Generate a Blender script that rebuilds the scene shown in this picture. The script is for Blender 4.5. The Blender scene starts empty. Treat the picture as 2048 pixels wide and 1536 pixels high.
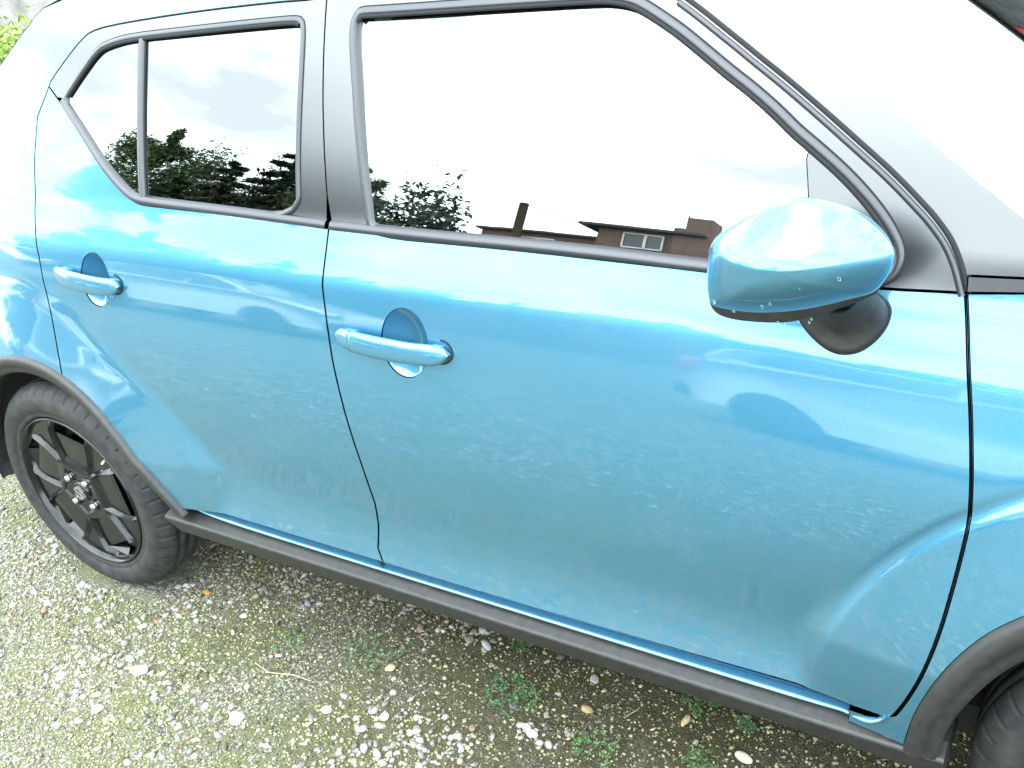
import bpy, math, random
import numpy as np
from mathutils import Matrix, Vector
from mathutils.geometry import delaunay_2d_cdt
random.seed(7); rng = np.random.default_rng(7)
S = bpy.context.scene; COL = S.collection
# ------------------------------------------------------------------ camera
CP = np.array([2.224, -1.178, 1.604]); YAW, PIT, ROL = [math.radians(a) for a in (34.757, -27.347, -7.963)]
Fw = np.array([-math.sin(YAW)*math.cos(PIT), math.cos(YAW)*math.cos(PIT), math.sin(PIT)])
Rt = np.cross(Fw, [0, 0, 1]); Rt /= np.linalg.norm(Rt); Up = np.cross(Rt, Fw)
R2 = math.cos(ROL)*Rt + math.sin(ROL)*Up; U2 = -math.sin(ROL)*Rt + math.cos(ROL)*Up
cam = bpy.data.cameras.new('camera'); cam.sensor_width = 36; cam.lens = 1994.5/2048*36; cam.clip_start = .02; cam.clip_end = 800
co = bpy.data.objects.new('camera', cam); COL.objects.link(co)
M = Matrix(((R2[0], U2[0], -Fw[0], CP[0]), (R2[1], U2[1], -Fw[1], CP[1]), (R2[2], U2[2], -Fw[2], CP[2]), (0, 0, 0, 1)))
co.matrix_world = M; S.camera = co
# ------------------------------------------------------------------ sky, sun, exposure
SUN_EL, SUN_AZ = math.radians(52), math.radians(205)     # azimuth clockwise from +Y
w = bpy.data.worlds.new('World'); S.world = w; w.use_nodes = True; wn = w.node_tree; wn.nodes.clear()
def wnode(t, **k):
    n = wn.nodes.new(t)
    for a, b in k.items(): setattr(n, a, b)
    return n
wo = wnode('ShaderNodeOutputWorld'); bg = wnode('ShaderNodeBackground'); bg.inputs['Strength'].default_value = .10
sky = wnode('ShaderNodeTexSky', sky_type='NISHITA', sun_disc=False, sun_elevation=SUN_EL, sun_rotation=SUN_AZ, air_density=1.2, dust_density=2.5)
tc = wnode('ShaderNodeTexCoord'); mp = wnode('ShaderNodeMapping'); mp.inputs['Scale'].default_value = (1.6, 1.6, 4.5); mp.inputs['Location'].default_value = (.35, .2, .6)
no = wnode('ShaderNodeTexNoise'); no.inputs['Scale'].default_value = 2.1; no.inputs['Detail'].default_value = 5; no.inputs['Roughness'].default_value = .5; no.inputs['Distortion'].default_value = .3
rp = wnode('ShaderNodeValToRGB'); rp.color_ramp.elements[0].position = .36; rp.color_ramp.elements[1].position = .52
rp.color_ramp.elements[0].color = (16.5, 18.2, 19.2, 1); rp.color_ramp.elements[1].color = (30.0, 35.0, 36.0, 1)
mx = wnode('ShaderNodeMix', data_type='RGBA'); mx.inputs[0].default_value = .9
L = wn.links.new
L(tc.outputs['Generated'], mp.inputs['Vector']); L(mp.outputs[0], no.inputs['Vector']); L(no.outputs['Fac'], rp.inputs[0])
L(sky.outputs[0], mx.inputs[6]); L(rp.outputs[0], mx.inputs[7]); L(mx.outputs[2], bg.inputs['Color']); L(bg.outputs[0], wo.inputs[0])
sl = bpy.data.lights.new('sun', 'SUN'); sl.energy = .6; sl.angle = math.radians(45); sl.color = (1, .97, .92)
so = bpy.data.objects.new('sun', sl); COL.objects.link(so); so.location = (0, 0, 30)
sd = Vector((math.sin(SUN_AZ)*math.cos(SUN_EL), math.cos(SUN_AZ)*math.cos(SUN_EL), math.sin(SUN_EL)))
so.rotation_euler = sd.to_track_quat('Z', 'Y').to_euler()
S.view_settings.view_transform = 'Standard'; S.view_settings.look = 'None'; S.view_settings.exposure = 1.13; S.view_settings.gamma = 1
S.view_settings.use_curve_mapping = False
S.cycles.max_bounces = 8; S.cycles.transparent_max_bounces = 12; S.cycles.caustics_reflective = False; S.cycles.caustics_refractive = False
# ------------------------------------------------------------------ materials
def mat(name, base=(.5, .5, .5), rough=.5, metal=0., **k):
    m = bpy.data.materials.new(name); m.use_nodes = True; n = m.node_tree; b = n.nodes['Principled BSDF']
    b.inputs['Base Color'].default_value = (*base, 1); b.inputs['Roughness'].default_value = rough; b.inputs['Metallic'].default_value = metal
    for a, v in k.items(): b.inputs[a.replace('_', ' ')].default_value = v
    return m
def nd(m, t, **k):
    n = m.node_tree.nodes.new(t)
    for a, b in k.items(): setattr(n, a, b)
    return n
def bsdf(m): return m.node_tree.nodes['Principled BSDF']
def noise(m, scale, detail=3, rough=.5, coord='Object', vec=None, stretch=None):
    t = nd(m, 'ShaderNodeTexCoord'); n = nd(m, 'ShaderNodeTexNoise'); n.inputs['Scale'].default_value = scale
    n.inputs['Detail'].default_value = detail; n.inputs['Roughness'].default_value = rough
    if stretch:
        p = nd(m, 'ShaderNodeMapping'); p.inputs['Scale'].default_value = stretch
        m.node_tree.links.new(t.outputs[coord], p.inputs[0]); m.node_tree.links.new(p.outputs[0], n.inputs['Vector'])
    else: m.node_tree.links.new(t.outputs[coord], n.inputs['Vector'])
    return n
def ramp(m, src, stops):
    r = nd(m, 'ShaderNodeValToRGB'); e = r.color_ramp.elements
    while len(e) < len(stops): e.new(.5)
    for i, (p, c) in enumerate(stops): e[i].position = p; e[i].color = (*c, 1) if len(c) == 3 else c
    m.node_tree.links.new(src, r.inputs[0]); return r
def bump(m, src, strength, dist=.01, to='Normal'):
    b = nd(m, 'ShaderNodeBump'); b.inputs['Strength'].default_value = strength; b.inputs['Distance'].default_value = dist
    m.node_tree.links.new(src, b.inputs['Height']); m.node_tree.links.new(b.outputs[0], bsdf(m).inputs[to]); return b
def vary(m, c0, c1, scale, detail=4, lo=.35, hi=.65, stretch=None):
    n = noise(m, scale, detail, stretch=stretch); r = ramp(m, n.outputs['Fac'], [(lo, c0), (hi, c1)])
    m.node_tree.links.new(r.outputs[0], bsdf(m).inputs['Base Color']); return n

PAINT = mat('blue_paint', (.03, .30, .46), .37, .80, Coat_Weight=1., Coat_Roughness=.035, Coat_IOR=1.78)
n = noise(PAINT, 850, 2, .7); vb = ramp(PAINT, n.outputs['Fac'], [(.3, (.050, .212, .355)), (.7, (.084, .318, .50))])
d = noise(PAINT, 9, 5, .6); dr = ramp(PAINT, d.outputs['Fac'], [(.45, (0, 0, 0)), (.8, (.08, .08, .08))])
dm = nd(PAINT, 'ShaderNodeMix', data_type='RGBA'); dm.inputs[7].default_value = (.30, .36, .36, 1)
PAINT.node_tree.links.new(dr.outputs[0], dm.inputs[0]); PAINT.node_tree.links.new(vb.outputs[0], dm.inputs[6]); pl = PAINT.node_tree.links.new; tz = nd(PAINT, 'ShaderNodeTexCoord'); sz_ = nd(PAINT, 'ShaderNodeSeparateXYZ'); pl(tz.outputs['Object'], sz_.inputs[0]); mz = nd(PAINT, 'ShaderNodeMapRange'); mz.inputs[1].default_value = .72; mz.inputs[2].default_value = .36; pl(sz_.outputs[2], mz.inputs[0])
d2 = ramp(PAINT, noise(PAINT, 55, 6, .75).outputs['Fac'], [(.42, (0, 0, 0)), (.72, (.42, .42, .42))]); ml = nd(PAINT, 'ShaderNodeMath', operation='MULTIPLY'); pl(mz.outputs[0], ml.inputs[0]); pl(d2.outputs[0], ml.inputs[1])
d3 = nd(PAINT, 'ShaderNodeMix', data_type='RGBA'); d3.inputs[7].default_value = (.26, .27, .25, 1); pl(ml.outputs[0], d3.inputs[0]); pl(dm.outputs[2], d3.inputs[6]); pl(d3.outputs[2], bsdf(PAINT).inputs['Base Color'])
cr = ramp(PAINT, noise(PAINT, 14, 6, .65).outputs['Fac'], [(.35, (.026, .026, .026)), (.75, (.055, .055, .055))]); PAINT.node_tree.links.new(cr.outputs[0], bsdf(PAINT).inputs['Coat Roughness'])

BLACK = mat('satin_black_panel', (.014, .015, .019), .22, 0, IOR=2.2); bump(BLACK, noise(BLACK, 900, 2).outputs['Fac'], .05, .0004)
TRIM = mat('window_trim_rubber', (.020, .020, .030), .34, 0, IOR=1.72); bump(TRIM, noise(TRIM, 300, 4).outputs['Fac'], .15, .001)
SEAL = mat('dark_seal', (.008, .009, .012), .8)
PLAST = mat('grey_black_plastic', (.03, .03, .033), .52, 0, IOR=1.6); vary(PLAST, (.010, .010, .012), (.028, .026, .024), 60, 9, .3, .75); bump(PLAST, noise(PLAST, 700, 3).outputs['Fac'], .35, .0008)
RUBBER = mat('tyre_rubber', (.03, .031, .034), .68); vary(RUBBER, (.014, .015, .017), (.040, .038, .036), 34, 9, .38, .75); bump(RUBBER, noise(RUBBER, 500, 3).outputs['Fac'], .3, .001)
RIM = mat('black_alloy', (.004, .005, .007), .16, 0, IOR=1.52); rr = noise(RIM, 60, 5); ramp_ = ramp(RIM, rr.outputs['Fac'], [(.45, (.003, .004, .006)), (.85, (.012, .011, .010))]); RIM.node_tree.links.new(ramp_.outputs[0], bsdf(RIM).inputs['Base Color'])
CHROME = mat('silver_metal', (.75, .76, .78), .18, 1.)
STEEL = mat('worn_steel', (.10, .085, .075), .6, .2); vary(STEEL, (.008, .007, .006), (.035, .03, .028), 30)
DARK = mat('dark_interior_plastic', (.02, .02, .022), .7)
CLOTH = mat('grey_seat_fabric', (.10, .105, .115), .9); bump(CLOTH, noise(CLOTH, 400).outputs['Fac'], .3, .002)
HEADL = mat('pale_lining', (.55, .56, .56), .9)
def glassmat(name, tint, refl, rough=.0):
    m = bpy.data.materials.new(name); m.use_nodes = True; n = m.node_tree; n.nodes.clear()
    o = n.nodes.new('ShaderNodeOutputMaterial'); t = n.nodes.new('ShaderNodeBsdfTransparent'); g = n.nodes.new('ShaderNodeBsdfGlossy'); x = n.nodes.new('ShaderNodeMixShader')
    t.inputs[0].default_value = (*tint, 1); g.inputs['Roughness'].default_value = rough; g.inputs['Color'].default_value = (.96, 1, 1, 1)
    f = n.nodes.new('ShaderNodeFresnel'); f.inputs['IOR'].default_value = refl
    n.links.new(f.outputs[0], x.inputs[0]); n.links.new(t.outputs[0], x.inputs[1]); n.links.new(g.outputs[0], x.inputs[2]); n.links.new(x.outputs[0], o.inputs[0]); return m
GLASS = glassmat('side_glass', (.62, .68, .67), 3.0); GLASSD = glassmat('privacy_glass', (.05, .055, .06), 2.9); WGLASS = glassmat('windscreen_glass', (.7, .76, .75), 3.4)
WATER = mat('water_drop', (.9, .95, 1), .02, 0, Transmission_Weight=1., IOR=1.33)
# ------------------------------------------------------------------ object helpers
W = {}
def finish(o, me, mats, parent, label, cat, group, kind):
    for m_ in (mats if isinstance(mats, (list, tuple)) else [mats]): me.materials.append(m_)
    COL.objects.link(o)
    if parent is not None: o.parent = parent
    if label: o['label'] = label
    if cat: o['category'] = cat
    if group: o['group'] = group
    if kind: o['kind'] = kind
def obj(name, v, f, mats, parent=None, smooth=True, nrm=None, label=None, cat=None, group=None, kind=None, mi=None, loc=None):
    v = np.asarray(v, float); base = np.array(W[parent.name]) if parent is not None else (np.array(loc) if loc is not None else np.zeros(3))
    me = bpy.data.meshes.new(name); me.from_pydata((v-base).tolist(), [], [tuple(int(i) for i in q) for q in f])
    if smooth: me.polygons.foreach_set('use_smooth', [True]*len(me.polygons))
    if mi is not None: me.polygons.foreach_set('material_index', list(mi))
    me.update()
    o = bpy.data.objects.new(name, me); finish(o, me, mats, parent, label, cat, group, kind)
    W[o.name] = tuple(base)
    if parent is None and loc is not None: o.location = loc
    if nrm is not None: me.normals_split_custom_set_from_vertices([tuple(q) for q in nrm])
    return o
def empty(name, loc, label, cat, group=None):
    o = bpy.data.objects.new(name, None); COL.objects.link(o); o.location = loc; o['label'] = label; o['category'] = cat
    if group: o['group'] = group
    o.empty_display_size = .1; W[o.name] = tuple(loc); return o
def bigmesh(name, V, F, mats, parent=None, cols=None, smooth=True, **k):
    """V (n,3), F (m,3|4) arrays, fast"""
    me = bpy.data.meshes.new(name); V = np.asarray(V, np.float32); F = np.asarray(F, np.int32); s = F.shape[1]
    base = np.array(W[parent.name]) if parent is not None else np.zeros(3)
    me.vertices.add(len(V)); me.vertices.foreach_set('co', (V-base).astype(np.float32).ravel()); me.loops.add(F.size); me.loops.foreach_set('vertex_index', F.ravel())
    me.polygons.add(len(F)); me.polygons.foreach_set('loop_start', np.arange(0, F.size, s, dtype=np.int32))
    if smooth: me.polygons.foreach_set('use_smooth', np.ones(len(F), bool))
    me.update(calc_edges=True)
    if cols is not None:
        a = me.color_attributes.new('col', 'FLOAT_COLOR', 'POINT'); c = np.ones((len(V), 4), np.float32); c[:, :3] = cols; a.data.foreach_set('color', c.ravel())
    o = bpy.data.objects.new(name, me); finish(o, me, mats, parent, k.get('label'), k.get('cat'), k.get('group'), k.get('kind')); W[o.name] = tuple(base); return o
def grid(nu, nv, wrapu=False, wrapv=False):
    f = []
    for i in range(nu if wrapu else nu-1):
        for j in range(nv if wrapv else nv-1):
            a, b = i, (i+1) % nu; c, e = j, (j+1) % nv; f.append((a*nv+c, b*nv+c, b*nv+e, a*nv+e))
    return f
def box(c, s):
    x, y, z = c; a, b, e = s[0]/2, s[1]/2, s[2]/2
    v = [(x+i*a, y+j*b, z+k*e) for i in (-1, 1) for j in (-1, 1) for k in (-1, 1)]
    return v, [(0, 1, 3, 2), (4, 6, 7, 5), (0, 4, 5, 1), (2, 3, 7, 6), (0, 2, 6, 4), (1, 5, 7, 3)]
def rbox(c, s, r=.02, n=3, e=.35):
    """rounded box through superellipsoid sampling"""
    v = []; nu, nv = 24, 12
    sg = lambda t, p: math.copysign(abs(t)**p, t)
    for i in range(nu):
        for j in range(nv+1):
            u = 2*math.pi*i/nu; p = -math.pi/2+math.pi*j/nv
            v.append((c[0]+s[0]/2*sg(math.cos(p), e)*sg(math.cos(u), e), c[1]+s[1]/2*sg(math.cos(p), e)*sg(math.sin(u), e), c[2]+s[2]/2*sg(math.sin(p), e)))
    return v, grid(nu, nv+1, True)
def join(parts):
    V, F = [], []; k = 0
    for v, f in parts:
        V += [tuple(p) for p in v]; F += [tuple(i+k for i in q) for q in f]; k += len(v)
    return V, F
def tube(pts, r, n=8, ry=None, caps=True):
    P_ = [Vector(p) for p in pts]; V = []
    for i, p in enumerate(P_):
        t = (P_[min(i+1, len(P_)-1)]-P_[max(i-1, 0)]).normalized(); a = t.cross(Vector((0, 1, .01))).normalized(); b = a.cross(t)
        ri = r[i] if isinstance(r, (list, tuple, np.ndarray)) else r; rb = ri if ry is None else ry
        for k in range(n):
            c = 2*math.pi*k/n; V.append(tuple(p+a*ri*math.cos(c)+b*rb*math.sin(c)))
    F = grid(len(P_), n, False, True)
    if caps: F += [tuple(range(n))[::-1], tuple((len(P_)-1)*n+k for k in range(n))]
    return V, F
def lathe(prof, c, n=96, flip=1):
    """profile of (radius, y) about the y axis through c"""
    V = []
    for i in range(n):
        a = 2*math.pi*i/n
        for r, y in prof: V.append((c[0]+r*math.cos(a), c[1]+y*flip, c[2]+r*math.sin(a)))
    return V, grid(n, len(prof), True)
# ------------------------------------------------------------------ shape of the car's side: y = Y(x, z)
SZ=[.20,.378,.392,.41,.455,.50,.55,.62,.70,.78,.85,.90,.955,.975,1.02,1.05,1.085,1.2,1.3,1.42,1.5,1.56,1.62]
SS=[.28,.28,.28,.26,.14,.02,-.02,.01,.07,.14,.20,.24,.28,.47,.52,.47,.32,.36,.41,.51,.75,1.3,2.6]
_ZZ=np.linspace(.1,1.7,1601)
_S=np.interp(_ZZ,SZ,SS)
_k=np.exp(-.5*(np.arange(-24,25)/5.)**2);_k/=_k.sum()
_S=np.convolve(np.pad(_S,24,'edge'),_k,'valid')
_Yz=np.cumsum(_S)*.001
_Yz=_Yz-np.interp(.60,_ZZ,_Yz)+.020
def smin(a,b,k):
    h=np.clip(.5+.5*(b-a)/k,0,1);return b*(1-h)+a*h-k*h*(1-h)
def sst_(a,b,x):
    t=np.clip((x-a)/(b-a),0,1);return t*t*(3-2*t)
def Y(x,z):
    x=np.asarray(x,float);z=np.asarray(z,float)
    zs=z+.03*sst_(1.5,2.25,x)*sst_(.75,.9,z)*(1-sst_(1.0,1.1,z))
    y=np.interp(zs,_ZZ,_Yz)
    y=y+.008*(x-1.2)**2+.022*sst_(1.0,1.35,z)*(x-1.25)**2
    y=y+.10*sst_(.1,-.6,x)**2+.16*sst_(2.6,3.15,x)**2
    for cx,k,st in ((0.,.008,.10),(2.435,.012,.45)):
        r=np.hypot(x-cx,z-.304)
        f=(-.030 if cx==0 else -.018)+(.20 if cx==0 else .14)*(r-.39)+(.15 if cx==0 else .11)*np.maximum(0,z-.5)+np.where(r>.55,(r-.55)*st,0)
        y=smin(y,f,k)
        if cx>1: y=y+.0032*np.exp(-((r-.563)/.011)**2)*sst_(.40,.60,z)*sst_(1.3,.95,z)
    return y
def N(x,z,e=.0015):
    dx=(Y(np.asarray(x)+e,z)-Y(np.asarray(x)-e,z))/(2*e);dz=(Y(x,np.asarray(z)+e)-Y(x,np.asarray(z)-e))/(2*e)
    n=np.stack([dx,-np.ones_like(dx),dz],-1);return n/np.linalg.norm(n,axis=-1,keepdims=True)
def YG(x,z):
    dz=np.asarray(z,float)-1.08
    return Y(x,1.08+0*dz)+.003+.34*dz+.20*dz*dz+.022*sst_(1.0,1.35,z)*(np.asarray(x)-1.25)**2*.6
# outlines of the panels as (x, z) on the car's side, metres
D={'roof_gap':[(0.0540,1.2273),(0.0921,1.2884),(0.0986,1.3014),(0.1702,1.3549),(0.2146,1.3835),(0.2427,1.3954),(0.3011,1.4046),(0.4428,1.4149),(0.6134,1.4242),(0.8024,1.4305),(0.8852,1.4312)],
'seal':[(1.6192,1.3994),(1.6509,1.3803),(1.6904,1.3543),(1.7160,1.3375),(1.7421,1.3197),(1.7838,1.2922),(1.8425,1.2505),(1.8996,1.2082),(1.9416,1.1770),(1.9842,1.1405),(2.0011,1.1250),(2.0219,1.1021),(2.0336,1.0820),(2.0412,1.0645),(2.0476,1.0469),(2.0505,1.0390)],
'lineB':[(1.5503,1.4026),(1.5822,1.3870),(1.6197,1.3650),(1.6565,1.3414),(1.6975,1.3131),(1.7443,1.2817),(1.7895,1.2486),(1.8194,1.2256),(1.8449,1.2050),(1.8780,1.1791),(1.9067,1.1559),(1.9312,1.1363),(1.9394,1.1280),(1.9612,1.1076),(1.9700,1.0933),(1.9710,1.0848),(1.9653,1.0746),(1.9576,1.0644),(1.9422,1.0479)],
'fglass':[(1.0243,1.3973),(1.1722,1.3982),(1.3202,1.3997),(1.4721,1.4002),(1.5031,1.3992),(1.5279,1.3955),(1.5465,1.3904),(1.5655,1.3815),(1.5965,1.3645),(1.6218,1.3501),(1.6586,1.3257),(1.6995,1.2978),(1.7383,1.2732),(1.7767,1.2454),(1.8040,1.2229),(1.8333,1.2030),(1.8792,1.1696),(1.9208,1.1321),(1.9476,1.0993),(1.9567,1.0778),(1.9466,1.0546),(1.8580,1.0544),(1.6943,1.0593),(1.5710,1.0619),(1.4124,1.0650),(1.2743,1.0660),(1.0761,1.0659),(1.0718,1.0877),(1.0667,1.1141),(1.0602,1.1419),(1.0549,1.1654),(1.0411,1.2388),(1.0344,1.2857),(1.0298,1.3078),(1.0258,1.3306),(1.0210,1.3533),(1.0186,1.3720),(1.0170,1.3898)],
'sail_edge':[(1.8333,1.2030),(1.8388,1.1758),(1.8441,1.1443),(1.8580,1.0544)],
'rglass':[(0.1718,1.2658),(0.2186,1.3079),(0.2770,1.3540),(0.3137,1.3633),(0.3601,1.3709),(0.4106,1.3747),(0.4451,1.3768),(0.6686,1.3863),(0.8088,1.3911),(0.8690,1.3923),(0.8772,1.3876),(0.8795,1.3071),(0.8789,1.2366),(0.8795,1.1491),(0.8835,1.0754),(0.6851,1.0787),(0.4580,1.0807),(0.4305,1.0832),(0.4025,1.0925),(0.3673,1.1104),(0.3074,1.1500),(0.2424,1.2048),(0.1767,1.2565)],
'divider':[(0.4232,1.3800),(0.4243,1.3396),(0.4286,1.2608),(0.4355,1.1651),(0.4435,1.0800)],
'seamB':[(0.9337,1.4448),(0.9364,1.4292),(0.9409,1.3481),(0.9461,1.2654),(0.9540,1.1808),(0.9623,1.1090),(0.9680,1.0599),(0.9666,1.0029),(0.9654,0.9609),(0.9701,0.9226),(0.9800,0.8241),(0.9950,0.7194),(1.0128,0.6060),(1.0239,0.5185),(1.0227,0.4684),(1.0160,0.4145),(1.0153,0.3877),(1.0254,0.3701)],
'rstrip_low':[(0.1279,1.2658),(0.1353,1.2619),(0.2307,1.1917),(0.3082,1.1334),(0.3674,1.0957),(0.4026,1.0759),(0.4390,1.0691),(0.6857,1.0641),(0.9574,1.0562),(0.9672,1.0560)],
'rstrip_mid':[(0.1526,1.2641),(0.1594,1.2563),(0.2374,1.1988),(0.3078,1.1422),(0.3690,1.1027),(0.4058,1.0839),(0.4419,1.0765),(0.6853,1.0714),(0.8955,1.0653),(0.9629,1.0629)],
'fstrip_mid':[(0.9739,1.0623),(1.0651,1.0608),(1.1981,1.0588),(1.4133,1.0577),(1.5720,1.0542),(1.6956,1.0492),(1.8368,1.0463),(1.9430,1.0415)],
'fstrip_low':[(0.9697,1.0554),(1.0624,1.0537),(1.2389,1.0521),(1.4142,1.0501),(1.5731,1.0460),(1.6968,1.0406),(1.8378,1.0385),(1.9435,1.0371),(2.0485,1.0404)],
'fseam':[(2.0518,1.0378),(2.0640,0.9732),(2.0755,0.9129),(2.0851,0.8481),(2.0917,0.7920),(2.0934,0.7458),(2.0907,0.7076),(2.0831,0.6365),(2.0739,0.5684),(2.0605,0.5058),(2.0441,0.4516),(2.0258,0.4057),(2.0183,0.3945)],
'rear_seam':[(0.1195,0.7072),(0.1074,0.8240),(0.1057,0.8250),(0.0940,0.8900),(0.0892,0.9414),(0.0664,1.0360),(0.0538,1.1386),(0.0541,1.2263)],
'silh':[(-0.1220,1.3317),(-0.0767,1.3629),(-0.0347,1.3953),(-0.0014,1.4150),(0.0167,1.4307),(0.0498,1.4466),(0.0998,1.4596)],
'slash1':[(-0.0811,1.1674),(-0.0291,1.1227),(0.0226,1.0716)],
'slash2':[(-0.1042,1.1049),(-0.0738,1.0800),(-0.0408,1.0525)],
'fstrip2_top':[(2.0471,1.0512),(2.1177,1.0552),(2.1684,1.0583)],
'fstrip2_bot':[(2.0526,1.0360),(2.1196,1.0416),(2.1702,1.0458)],
'pillar_r':[(1.7076,1.3953),(1.7990,1.3457),(1.8863,1.2895),(1.9632,1.2358),(2.0309,1.1842),(2.1067,1.1321),(2.1456,1.1027),(2.1673,1.0661)],
'handF':[(1.0026,0.8784),(1.2560,0.8724)],
'handR':[(0.1587,0.9152),(0.3828,0.9040)],
'cupF':[(1.1542,0.8770)],
'cupR':[(0.2919,0.9069)],
'cap':[(1.8920,1.2192),(1.9063,1.2193),(1.9307,1.2146),(1.9524,1.2072),(1.9715,1.1950),(1.9869,1.1800),(1.9962,1.1646),(1.9985,1.1553),(1.9961,1.1413),(1.9894,1.1268),(1.9788,1.1108),(1.9598,1.1023),(1.9339,1.0921),(1.9072,1.0824),(1.8796,1.0746),(1.8440,1.0681),(1.8147,1.0669),(1.7924,1.0682),(1.7758,1.0718),(1.7718,1.0895),(1.7726,1.1205),(1.7751,1.1419),(1.7801,1.1573),(1.7907,1.1699),(1.8098,1.1828),(1.8381,1.1989),(1.8655,1.2116),(1.8828,1.2180)],
'crease':[(1.7966,1.1613),(1.8273,1.1554),(1.8547,1.1535),(1.8947,1.1558),(1.9331,1.1620),(1.9701,1.1693),(2.0074,1.1765)],
'shell':[(1.8875,1.2113),(1.9021,1.2114),(1.9269,1.2073),(1.9488,1.1998),(1.9681,1.1882),(1.9838,1.1730),(1.9907,1.1585),(1.9924,1.1490),(1.9906,1.1349),(1.9837,1.1201),(1.9742,1.1048),(1.9564,1.0941),(1.9301,1.0808),(1.9030,1.0678),(1.8750,1.0567),(1.8462,1.0516),(1.8060,1.0498),(1.7833,1.0526),(1.7727,1.0578),(1.7660,1.0667),(1.7630,1.0902),(1.7630,1.1137),(1.7668,1.1356),(1.7742,1.1528),(1.7849,1.1641),(1.8042,1.1757),(1.8329,1.1913),(1.8606,1.2042),(1.8782,1.2101)],
'foot':[(1.8455,0.9918),(1.8542,0.9812),(1.8667,0.9710),(1.8838,0.9598),(1.8998,0.9543),(1.9149,0.9544),(1.9320,0.9597),(1.9488,0.9746),(1.9593,0.9906),(1.9624,1.0072),(1.9595,1.0167),(1.9513,1.0238),(1.9388,1.0306),(1.9029,1.0334),(1.8597,1.0156)]}
# ------------------------------------------------------------------ polygons on the body side
def resample(P_, step, closed=False):
    P_ = [np.array(p, float) for p in P_]; out = []
    n = len(P_); m = n if closed else n-1
    for i in range(m):
        a, b = P_[i], P_[(i+1) % n]; k = max(1, int(math.ceil(np.linalg.norm(b-a)/step)))
        for j in range(k): out.append(a+(b-a)*j/k)
    if not closed: out.append(P_[-1])
    return np.array(out)
def smooth_path(P_, step=.006, it=2):
    P_ = np.array(P_, float)
    for _ in range(it):
        Q = [P_[0]]
        for i in range(len(P_)-1): Q += [P_[i]*.75+P_[i+1]*.25, P_[i]*.25+P_[i+1]*.75]
        Q.append(P_[-1]); P_ = np.array(Q)
    return resample(P_, step)
def area(P_): x, z = P_[:, 0], P_[:, 1]; return .5*np.sum(x*np.roll(z, -1)-z*np.roll(x, -1))
def ccw(P_): return P_ if area(P_) > 0 else P_[::-1]
def outn(P_):
    """outward vertex normals of a ccw loop"""
    e = np.roll(P_, -1, 0)-P_; e /= np.linalg.norm(e, axis=1, keepdims=True)+1e-12; en = np.stack([e[:, 1], -e[:, 0]], 1)
    n = en+np.roll(en, 1, 0); l = np.linalg.norm(n, axis=1, keepdims=True); n = n/np.maximum(l, .3)
    return n/np.maximum(np.linalg.norm(n, axis=1, keepdims=True), .6)
def inside(P_, q):
    x, z = q[:, 0], q[:, 1]; r = np.zeros(len(q), bool); n = len(P_)
    for i in range(n):
        a, b = P_[i], P_[i-1]; c = (a[1] > z) != (b[1] > z)
        with np.errstate(divide='ignore', invalid='ignore'): xx = (b[0]-a[0])*(z-a[1])/(b[1]-a[1]+1e-15)+a[0]
        r ^= c & (x < xx)
    return r
def segdist(P_, q):
    A = P_; B = np.roll(P_, -1, 0); dd = B-A; best = np.full(len(q), 9.)
    for a, d_ in zip(A, dd):
        t = np.clip(((q-a)@d_)/(d_@d_+1e-15), 0, 1); best = np.minimum(best, np.hypot(*(q-a-t[:, None]*d_).T))
    return best
def nrmf(fn, x, z, e=.0015):
    dx = (fn(x+e, z)-fn(x-e, z))/(2*e); dz = (fn(x, z+e)-fn(x, z-e))/(2*e); n_ = np.stack([dx, -np.ones_like(dx), dz], 1); return n_/np.linalg.norm(n_, axis=1, keepdims=True)
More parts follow.
